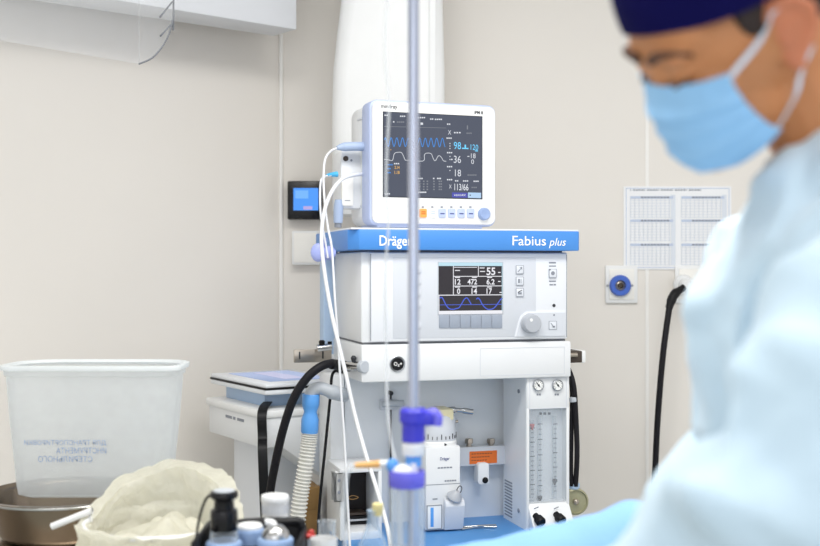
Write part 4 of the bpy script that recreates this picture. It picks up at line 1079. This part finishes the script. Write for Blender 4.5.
for k in range(26):
    a = 2 * PI * k / 26; b.box(-.0007, .0007, -.001, .001, hc0 + .008, hc1 - .016, 'panel_grey', M=Matrix.Translation((rc * .925 * math.cos(a), rc * .925 * math.sin(a), 0)) @ Matrix.Rotation(a, 4, 'Z'))
b.build('screw_cap', wt_)
tag(B().tube([P(211, 494, 1.90), P(205, 501, 1.90), P(199, 520, 1.90), P(195, 548, 1.905), P(193, 575, 1.91)], .0022, 'black').build('knob_cord'), 'thin black cord curling down from the tall black knob cap', 'cord')
# red and white bits, cup, beaker
t = thing('red_stopcock', 'small red stopcock standing beside the black carrier', 'stopcock', (dx(304), YD + .07, ZT2))
hz = dz(538, YD + .07) - ZT2
B().cyl((0, 0, 0), (0, 0, hz), .007, 'grey_plastic').build('stem', t)
B().ell((0, 0, hz + .004), (.014, .010, .006), 'red').ell((.006, 0, hz + .009), (.006, .005, .006), 'red').build('tap', t)
t = thing('white_cup', 'small plain white cup standing in front of the glass beaker', 'cup', (dx(324), YD, ZT2))
hh_ = dz(538) - ZT2; rr_ = 13.5 / F * YD
B().lathe([(rr_ * .75, 0), (rr_ * .8, .004), (rr_, hh_), (rr_ * .95, hh_), (rr_ * .76, .006)], 'white', seg=32).build('cup_body', t)
t = thing('glass_beaker', 'small clear glass beaker with a steel stirring stick beside the flask', 'beaker', (dx(327, 2.06), 2.06, ZT2))
hh_ = P(0, 521, 2.06).z - ZT2; rr_ = 8.5 / F * 2.06
B().lathe([(rr_ * .9, 0), (rr_, .004), (rr_, hh_ - .004), (rr_ * 1.1, hh_), (rr_ * .94, hh_ - .003), (rr_ * .92, .005)], 'glass', seg=28).build('beaker_glass', t)
B().tube([(.0, 0, .006), (-rr_ * .8, 0, hh_ + .012)], .0016, 'ink_dark', smooth=0).build('stick', t)
YF = 1.95
t = thing('glass_flask', 'conical glass flask with a yellow stopper beside the violet-lidded jar', 'flask', (dx(373, YF), YF, ZT2))
r_ = 19 / F * YF; zt2 = P(0, 512, YF).z - ZT2; zs_ = P(0, 524, YF).z - ZT2
B().lathe([(r_ * .9, 0), (r_ * 1.25, .004), (r_ * 1.28, .012), (r_ * .95, zs_ - .05), (r_ * .30, zs_), (r_ * .27, zt2), (r_ * .33, zt2 + .003)], 'glass_blue', seg=40).build('flask_glass', t)
B().lathe([(r_ * 1.1, .004), (r_ * 1.2, .008), (r_ * 1.02, .045), (r_ * .9, .0455)], 'glass_blue', seg=36).build('liquid', t)
zq_ = P(0, 503.5, YF).z - ZT2
B().lathe([(r_ * .22, zt2 - .006), (r_ * .25, zt2 + .001), (r_ * .30, zt2 + .004), (r_ * .29, zq_), (r_ * .2, zq_ + .001)], 'stopper', (.008, 0, 0), seg=24).build('stopper', t)

# ------------------------------------------------------------------ steel pole with violet clamp and the jar hung on it
YP = 1.76
pp = thing('drip_stand', 'slender steel pole in front of the machine with a dark blue clamp', 'stand', (dx(413.5, YP), YP, 0))
def zp(py, Y=YP): return CAMZ - (py - HY) / F * Y
r_ = 5.6 / F * YP
B().cyl((0, 0, .08), (0, 0, 2.35), r_, 'pole_steel', seg=24).build('pole', pp)
for k in range(5):
    a = 2 * PI * k / 5 + .3
    lg = B().tube([(0, 0, .10), (.09 * math.cos(a), .09 * math.sin(a), .085), (.24 * math.cos(a), .24 * math.sin(a), .07)], .012, 'steel').build('leg', pp)
    B().lathe([(.022, -.009), (.028, -.006), (.028, .006), (.022, .009)], 'black_rubber', (.24 * math.cos(a), .24 * math.sin(a), .028), (-math.sin(a), math.cos(a), 0), seg=16).cyl((.24 * math.cos(a), .24 * math.sin(a), .03), (.24 * math.cos(a), .24 * math.sin(a), .068), .006, 'steel').build('wheel', lg)
for sx in (-1, 1): B().tube([(0, 0, 2.34), (sx * .06, 0, 2.33), (sx * .08, 0, 2.35), (sx * .08, 0, 2.38)], .005, 'steel').build('hook', pp)
px_ = lambda p: (p - 413.5) / F * YP
b = B().lathe([(px_(425), zp(441)), (px_(425), zp(424)), (px_(427.5), zp(421)), (px_(427.5), zp(411)), (px_(425), zp(408))], 'purple', seg=28)
b.box(px_(416), px_(434), -.014, .012, zp(425), zp(411), 'purple', .004)
b.build('clamp', pp)
b = B().tube([(px_(428), -.002, zp(416)), (px_(433), -.004, zp(414)), (px_(437), -.005, zp(417)), (px_(436.5), -.005, zp(425))], .0085, 'lilac', rs=lambda k: .010 if k < .5 else .0085)
b.build('clamp_lever', pp)
B().lathe([(px_(424), zp(455)), (px_(425), zp(453)), (px_(425), zp(444)), (px_(422), zp(441))], 'white', seg=28).lathe([(px_(421.5), zp(466)), (px_(421.5), zp(455))], 'con_blue', seg=24).build('collar', pp)
# jar
sj = thing('suction_jar', 'clear cylindrical jar with a violet lid hung on the steel pole', 'jar', (dx(407, YP), YP - .006, zp(552)))
z0 = zp(552); jr = 17.5 / F * YP
hj = zp(478) - z0
B().lathe([(jr * .9, 0), (jr, .006), (jr, hj), (jr * .95, hj), (jr * .95, .008)], 'glass', seg=40).build('jar_glass', sj)
B().lathe([(jr * .98, hj - .012), (jr * 1.03, hj - .010), (jr * 1.04, hj + .010), (jr * 1.0, hj + .013), (jr * .6, hj + .009)], 'lilac', seg=40).build('lid', sj)
B().ell((-.006, 0, hj + .012), (.018, .016, .011), 'white').cyl((.010, 0, hj + .006), (.010, 0, hj + .026), .007, 'white', ch=.002).ell((-.022, 0, hj + .02), (.010, .008, .011), 'con_blue').build('port', sj)
B().cyl((.0107, .006, .012), (.0107, .006, hj), r_ * .8, 'con_blue', seg=20).build('inner_rod', sj)
B().cyl((-.010, 0, .012), (-.010, 0, hj), .005, 'tube_clear', seg=14).build('inner_tube', sj)
bk = B().tube([(0.008, .03, hj * .7), (.0107, .012, hj * .7)], .006, 'grey_metal', smooth=0).build('hanger', sj)
# side tube with amber end
t = thing('drain_tube', 'clear tube with an amber end running level into the violet-lidded jar', 'tube', (0, 0, 0))
zz = 463.5
B().tube([P(398, 464, YP), P(388, 463.5, YP), P(378, 464, YP)], .0055, 'white').build('connector', t)
B().tube([P(380, 464, YP), P(372, 464.5, YP), P(362, 465, YP), P(355, 465.5, YP)], .005, 'amber_tube', rs=lambda k: .0062 - .002 * k).build('amber_end', t)
B().tube([P(357, 465, YP), P(350, 468, YP), P(346, 480, YP), P(345, 510, YP), P(346, 550, YP + .0), P(352, 590, YP), P(372, 610, YP)], .0038, 'line_clear').build('hose', t)
# thin infusion line from above
t = thing('infusion_line', 'thin clear infusion line hanging from above left of the steel pole', 'tube', (0, 0, 0))
B().tube([P(389, -180, 1.85), P(387.5, -20, 1.85), P(385, 40, 1.85), P(386, 70, 1.85), P(389, 105, 1.85), P(387, 150, 1.85), P(386, 190, 1.85), P(388.5, 225, 1.85), P(386, 260, 1.85), P(385, 300, 1.85), P(386.5, 350, 1.85), P(387, 400, 1.83), P(391, 440, 1.80), P(396, 462, 1.775)], .0024, 'line_clear').build('line', t)

# ------------------------------------------------------------------ operating table and drape
ot = thing('operating_table', 'operating table under the blue drape', 'table', (.52, 1.68, 0))
B().box(-.42, .27, -.15, .15, .90, .955, 'black', .02).build('tabletop', ot)
B().box(-.06, .16, -.08, .08, .05, .935, 'steel', .02).build('column', ot)
B().box(-.2, .28, -.15, .15, 0, .06, 'grey_plastic', .02).build('base', ot)
YDr = 1.62
ridge = [(405, 556), (440, 546), (455, 543), (480, 540), (510, 535), (530, 530), (555, 523), (580, 515.5), (600, 510), (620, 503.5), (640, 499), (670, 494), (720, 487), (800, 480), (900, 480)]
def rz_(px):
    for (a_, y0), (b_, y1) in zip(ridge, ridge[1:]):
        if px <= b_: k = (px - a_) / (b_ - a_); return y0 + (y1 - y0) * max(0, k)
    return 480
def drp(u, vv):
    px = 428 + u * 560; x_ = (px - CX) / F * YDr; top = CAMZ - (rz_(px) + 9 - HY) / F * YDr
    s_ = (vv - .5) * 2; y_ = YDr + .03 + .20 * s_ * (1 + .15 * abs(s_) ** 3)
    fall = (1 - math.cos(min(1, abs(s_)) * PI)) / 2
    edge = min(1, u / .05)
    p = (x_, y_, 0)
    z = top - fall * (top - .88) * .95 + (.010 * nz3(p, 9) + .006 * nz3(p, 24, 3)) * (1 - .2 * fall)
    y_ += .014 * math.sin(x_ * 34 + 2 * s_) * fall
    if u < .05: z -= (1 - edge) ** 2 * .03
    return Vector((x_, y_, z))
dr = B().grid(drp, 90, 60, 'drape').build('surgical_drape', thick=.003)
tag(dr, 'light blue cloth drape rising along the bottom edge in front of the machine', 'drape')

# ------------------------------------------------------------------ surgeon
pn = thing('person', 'person in a navy cap, blue face mask and pale blue gown bending over the drape', 'person', (.62, 1.22, 0))
pn_off = Vector(pn.location)
HYAW, HPITCH, HROLL = math.radians(8.2), math.radians(33.3), math.radians(17)
fw = Vector((-math.cos(HYAW), -math.sin(HYAW), 0)); lf = Vector((-fw.y, fw.x, 0)); lf = Vector((0, 0, 1)).cross(fw)
R3 = Matrix((lf, -fw, Vector((0, 0, 1)))).transposed()          # head axes: x = own left, y = backwards, z = up
R3 = R3 @ Matrix.Rotation(HPITCH, 3, 'X') @ Matrix.Rotation(HROLL, 3, 'Y')
HC = P(733, 27, 1.125)
HM = Matrix.Translation(HC - pn_off) @ R3.to_4x4()
def H(x, y, z): return HM @ Vector((x, y, z))
def Q(px, py, Y): return P(px, py, Y) - pn_off
sk = {
 'neck0': H(0, .045, -.06), 'neck1': Q(852, 165, 1.17), 'chest': Q(838, 300, 1.17), 'belly': Q(865, 480, 1.21), 'pelvis': Q(900, 720, 1.17),
 'shL': Q(925, 250, .985), 'shR': Q(765, 262, 1.31), 'elL': Q(783, 468, .93), 'elR': Q(742, 425, 1.32), 'wrL': Q(615, 645, 1.06), 'wrR': Q(655, 545, 1.27)}
skb = B()
rotc = Matrix.Rotation(0, 3, 'X')
# head: skull, face, jaw, nose, brow, cheeks, ears
def he(c, r, m='skin', rx=0, ry=0, rz=0):
    rot = R3 @ Matrix.Rotation(rx, 3, 'X') @ Matrix.Rotation(ry, 3, 'Y') @ Matrix.Rotation(rz, 3, 'Z')
    skb.ell(H(*c), r, m, rot)
he((0, .022, .045), (.076, .098, .082)); he((0, -.012, .0), (.070, .085, .085)); he((0, -.038, -.055), (.058, .060, .066)); he((0, -.010, -.070), (.050, .060, .045)); he((0, -.072, -.098), (.026, .022, .022))
he((0, -.060, .032), (.060, .035, .040))
for sx in (-1, 1):
    he((sx * .030, -.085, .022), (.026, .012, .009), ry=sx * .15)          # brow ridge
    he((sx * .045, -.058, -.025), (.019, .026, .022))                      # cheek
    he((sx * .031, -.079, .003), (.0155, .0135, .013))                     # eyeball under lowered lid
    hx_ = [(.072, -.004, .016), (.080, .006, .026), (.088, .020, .024), (.092, .030, .010), (.090, .028, -.008), (.083, .016, -.026), (.076, .004, -.040), (.072, -.002, -.030)]
    for a_, b_ in zip(hx_, hx_[1:]): skb.cap(H(sx * a_[0], a_[1], a_[2]), H(sx * b_[0], b_[1], b_[2]), .0052, .0052, 'skin', 8)
    he((sx * .078, .012, -.006), (.005, .018, .026), rx=-.1, rz=sx * -.45)
    he((sx * .076, .002, -.010), (.006, .005, .008)); he((sx * .078, .006, -.036), (.007, .009, .010))
    he((sx * .009, -.086, -.030), (.010, .011, .009))
for k in range(6):
    z = .012 - k * .008; y = -.082 - k * .0022; he((0, y, z), (.009 + k * .0008, .011, .008))
he((0, -.094, -.062), (.022, .012, .010)); 
# neck, torso, arms, legs
skb.cap(H(0, .042, -.05), sk['neck1'], .056, .066, 'skin')
skb.cap(sk['neck1'], sk['shL'] + Vector((0, 0, -.01)), .055, .05, 'skin'); skb.cap(sk['neck1'], sk['shR'], .055, .05, 'skin')
skb.cap(sk['neck1'], sk['chest'], .07, .105, 'skin'); skb.cap(sk['chest'], sk['belly'], .105, .11, 'skin'); skb.cap(sk['belly'], sk['pelvis'], .11, .125, 'skin')
skb.cap(sk['shL'], sk['chest'], .06, .09, 'skin'); skb.cap(sk['shR'], sk['chest'], .06, .09, 'skin')
for s_ in 'LR':
    skb.cap(sk['sh' + s_], sk['el' + s_], .050, .038, 'skin'); skb.cap(sk['el' + s_], sk['wr' + s_], .040, .026, 'skin')
feet = {}
for s_, oy in (('L', -.10), ('R', .10)):
    hip = sk['pelvis'] + Vector((.02, oy, -.03)); kn = Vector((hip.x - .03, hip.y, .50)); an = Vector((hip.x + .03, hip.y, .09))
    skb.cap(hip, kn, .085, .056, 'skin'); skb.cap(kn, an, .056, .036, 'skin'); skb.cap(an, Vector((an.x - .15, an.y - .01, .035)), .036, .028, 'skin'); feet[s_] = (hip, kn, an)
# hands
def hand(bm_, wr, el, grow=0.0, m='skin', mir=1):
    d = (wr - el).normalized(); side = d.cross(Vector((0, 0, 1))).normalized() * mir; up = side.cross(d) * mir
    palm = wr + d * .05
    bm_.cap(wr, wr + d * .02, .025 + grow, .026 + grow, m)
    for k, o in enumerate((-.027, -.009, .009, .027)):
        kn = wr + d * (.088 - abs(o - .004) * .25) + side * o
        bm_.cap(wr + d * .012 + side * o * .6, kn, .015 + grow, .0105 + grow, m, 10)
        L = (.070, .080, .076, .060)[k] * .5; dn = Vector((0, 0, -1))
        m1 = kn + (d * .85 + dn * .5).normalized() * L; m2 = m1 + (d * .4 + dn * .9).normalized() * L * .62; m3 = m2 + (d * .05 + dn).normalized() * L * .45
        bm_.cap(kn, m1, .0105 + grow, .0092 + grow, m, 10); bm_.cap(m1, m2, .0092 + grow, .0084 + grow, m, 10); bm_.cap(m2, m3, .0084 + grow, .0072 + grow, m, 10)
    tb = wr + d * .022 - side * .022; t1 = tb + (d * .6 - side * .75 + Vector((0, 0, -.3))).normalized() * .042; t2 = t1 + (d * .9 - side * .1 + Vector((0, 0, -.5))).normalized() * .032
    bm_.cap(tb, t1, .016 + grow, .0115 + grow, m, 10); bm_.cap(t1, t2, .0115 + grow, .0085 + grow, m, 10)
hand(skb, sk['wrL'], sk['elL'], mir=1); hand(skb, sk['wrR'], sk['elR'], mir=-1)
body = skb.build('body', pn, remesh=.0040, smooth=4, sharp=180)
body.data.materials.append(MATS['ear_skin']); Hi = HM.inverted()
for f_ in body.data.polygons:
    q = Hi @ f_.center
    if abs(q.x) > .0735 and -.012 < q.y < .045 and -.055 < q.z < .04: f_.material_index = 1
# gloves
for s_, mr_ in (('L', 1), ('R', -1)):
    gb = B(); hand(gb, sk['wr' + s_], sk['el' + s_], .003, 'glove', mr_)
    k0 = sk['wr' + s_].lerp(sk['el' + s_], .30 if s_ == 'L' else .34); gb.cap(k0, sk['wr' + s_], .042 if s_ == 'L' else .046, .031, 'glove')
    gb.build('glove', pn, remesh=.004, smooth=3, sharp=180)
# gown
gw = B()
def gcap(a, b_, ra, rb): gw.cap(a, b_, ra, rb, 'gown', 20)
nb = sk['neck1'] + Vector((0.010, 0, -.024))
gcap(Q(796, 212, 1.13), Q(782, 260, 1.2), .052, .06); gcap(Q(796, 212, 1.13), nb, .052, .075); gcap(nb, sk['shL'], .080, .078); gcap(nb, sk['shR'], .080, .070); gcap(nb, sk['chest'], .085, .145); gcap(sk['shR'], sk['chest'], .07, .14); gcap(sk['shL'], sk['chest'], .08, .14)
gcap(sk['chest'], sk['belly'], .145, .160); gcap(sk['belly'], sk['pelvis'], .160, .185); gcap(sk['pelvis'], sk['pelvis'] + Vector((.01, 0, -.42)), .185, .215)
gcap(sk['shL'], sk['elL'], .078, .072); gcap(sk['elL'], sk['elL'].lerp(sk['wrL'], .78), .072, .052)
gcap(sk['shR'], sk['elR'], .070, .052); gcap(sk['elR'], sk['elR'].lerp(sk['wrR'], .74), .052, .046)
# soft folds of the sleeve at the elbow, and the collar hem
gcap(Q(712, 503, .90), Q(760, 540, .90), .026, .022); gcap(Q(755, 395, .93), Q(850, 372, .95), .03, .05); gcap(Q(745, 425, .92), Q(800, 398, .93), .03, .03)
def wrk(p):
    q = Vector((p.x * 6, p.y * 6, p.z * 3.2)); a_ = noise.noise(q); c_ = abs(noise.noise(Vector((p.x * 11 + 5, p.y * 11, p.z * 5 + p.x * 6))))
    d_ = abs(noise.noise(Vector((p.x * 5 - p.z * 4 + 9, p.y * 5, p.z * 7 + p.x * 5))))
    return .020 * a_ + .032 * (.3 - c_) + .034 * (.25 - d_) + .004 * noise.noise(p * 30)
gown = gw.build('surgical_gown', pn, remesh=.008, smooth=5, wrinkle=wrk, sharp=180)
# trousers and shoes
tr = B()
for s_ in 'LR':
    hip, kn, an = feet[s_]; tr.cap(hip.lerp(kn, .12), kn, .090, .072, 'scrubs'); tr.cap(kn, an + Vector((0, 0, .01)), .075, .062, 'scrubs')
tr.build('trousers', pn, remesh=.012, smooth=3, sharp=180)
for s_ in 'LR':
    an = feet[s_][2]; sb = B().cap(Vector((an.x + .02, an.y, .045)), Vector((an.x - .17, an.y - .01, .040)), .045, .040, 'shoe')
    sb.build('shoe', pn, remesh=.006, smooth=3, sharp=180)
# cap: shell over the skull with a folded hem, brow to nape
cpv = B()
def capf(u, vv):
    a = u * 2 * PI; ca, sa = math.cos(a), math.sin(a)
    zlo = .050 - .016 * ca * ca - .045 * max(0, sa)
    ph = vv * PI / 2
    zz = zlo + (.145 - zlo) * math.sin(ph) ** 1.05
    rx, ry = .0835, .112
    k = math.sqrt(max(0.0, 1 - max(0, (zz - .055) / .0905) ** 2.2)) if zz > .055 else 1.0
    yc = .014
    wob = 1 + .02 * noise.noise(Vector((ca * 3, sa * 3, zz * 40)))
    return H(rx * k * ca * wob, yc + ry * k * sa * wob, zz)
cpv.grid(capf, 64, 24, 'cap', closed_u=True); cpv.build('surgical_cap', pn, thick=.004, sharp=60)
# hair in front of and behind the ear
hb_ = B()
def strip(y0, y1, z0, z1, x0, x1, sx):
    def f(u, vv): return H(sx * (x0 + (x1 - x0) * u), y0 + (y1 - y0) * u, z0 + (z1 - z0) * vv)
    hb_.grid(f, 8, 8, 'hair')
for sx in (-1, 1):
    hb_.ell(H(sx * .0665, -.012, .030), (.008, .020, .030), 'hair', R3)
    hb_.ell(H(sx * .066, .052, .025), (.014, .038, .040), 'hair', R3)
hb_.ell(H(0, .092, .012), (.058, .032, .050), 'hair', R3)
hb_.build('hair', pn, remesh=.004, smooth=3, sharp=180)
for sx in (-1, 1):
    B().tube([H(sx * .012, -.0965, .021), H(sx * .028, -.098, .028), H(sx * .044, -.090, .027), H(sx * .055, -.076, .019)], .004, 'brow', rs=lambda k: .0050 - .0028 * k).build('eyebrow', pn)
    B().tube([H(sx * .016, -.0895, -.003), H(sx * .024, -.0935, -.0065), H(sx * .034, -.0935, -.007), H(sx * .044, -.084, -.003)], .0017, 'brow').build('eyelash', pn)
# mask: pleated sheet from nose bridge to under the chin
cy = [(0, -.099, -.005), (.18, -.103, -.018), (.36, -.109, -.038), (.58, -.109, -.066), (.78, -.107, -.090), (.92, -.096, -.108), (1.0, -.076, -.116)]
def lerp_t(tt, i):
    for a_, b_ in zip(cy, cy[1:]):
        if tt <= b_[0]: k = (tt - a_[0]) / (b_[0] - a_[0]); return a_[i] + (b_[i] - a_[i]) * k
    return cy[-1][i]
def maskf(u, vv):
    s_ = (u - .5) * 2; th = s_ * math.radians(82)
    yc, zc_ = lerp_t(vv, 1), lerp_t(vv, 2)
    zs = -.009 - .082 * vv; ys = -.052 + .034 * vv ** 1.6
    xs = .0725 - .012 * vv
    c_ = math.cos(th)
    x_ = xs * math.sin(th) * (1 - .10 * c_ * c_); y_ = ys + (yc - ys) * c_ ** .95; k = abs(s_) ** 1.8
    z_ = zc_ * (1 - k) + zs * k
    pl = 0
    for pc in (.34, .54, .74): 
        d = (vv - pc) / .045; pl += math.exp(-d * d) * (1 if d < 0 else .3)
    off = .0030 * pl + .0015 * nz3((x_, y_, z_), 60)
    n_ = Vector((math.sin(th), -c_, 0)); return H(x_ + n_.x * off, y_ + n_.y * off, z_)
mk = B().grid(maskf, 60, 60, 'mask').build('face_mask', pn, thick=.0022, sharp=60)
for sx in (-1, 1):
    u_ = 1.0 if sx > 0 else 0.0
    t0_ = maskf(u_, .04); t1_ = maskf(u_, .96)
    B().ribbon([t0_, H(sx * .0745, -.016, .004), H(sx * .080, .002, .022), H(sx * .084, .020, .026)], .008, .0016, 'loop', R3 @ Vector((0, .5, .85))).build('ear_loop', pn)
    B().ribbon([t1_, H(sx * .0725, -.008, -.066), H(sx * .078, .002, -.048), H(sx * .086, .018, -.028)], .008, .0016, 'loop', R3 @ Vector((0, .9, .4))).build('ear_loop', pn)
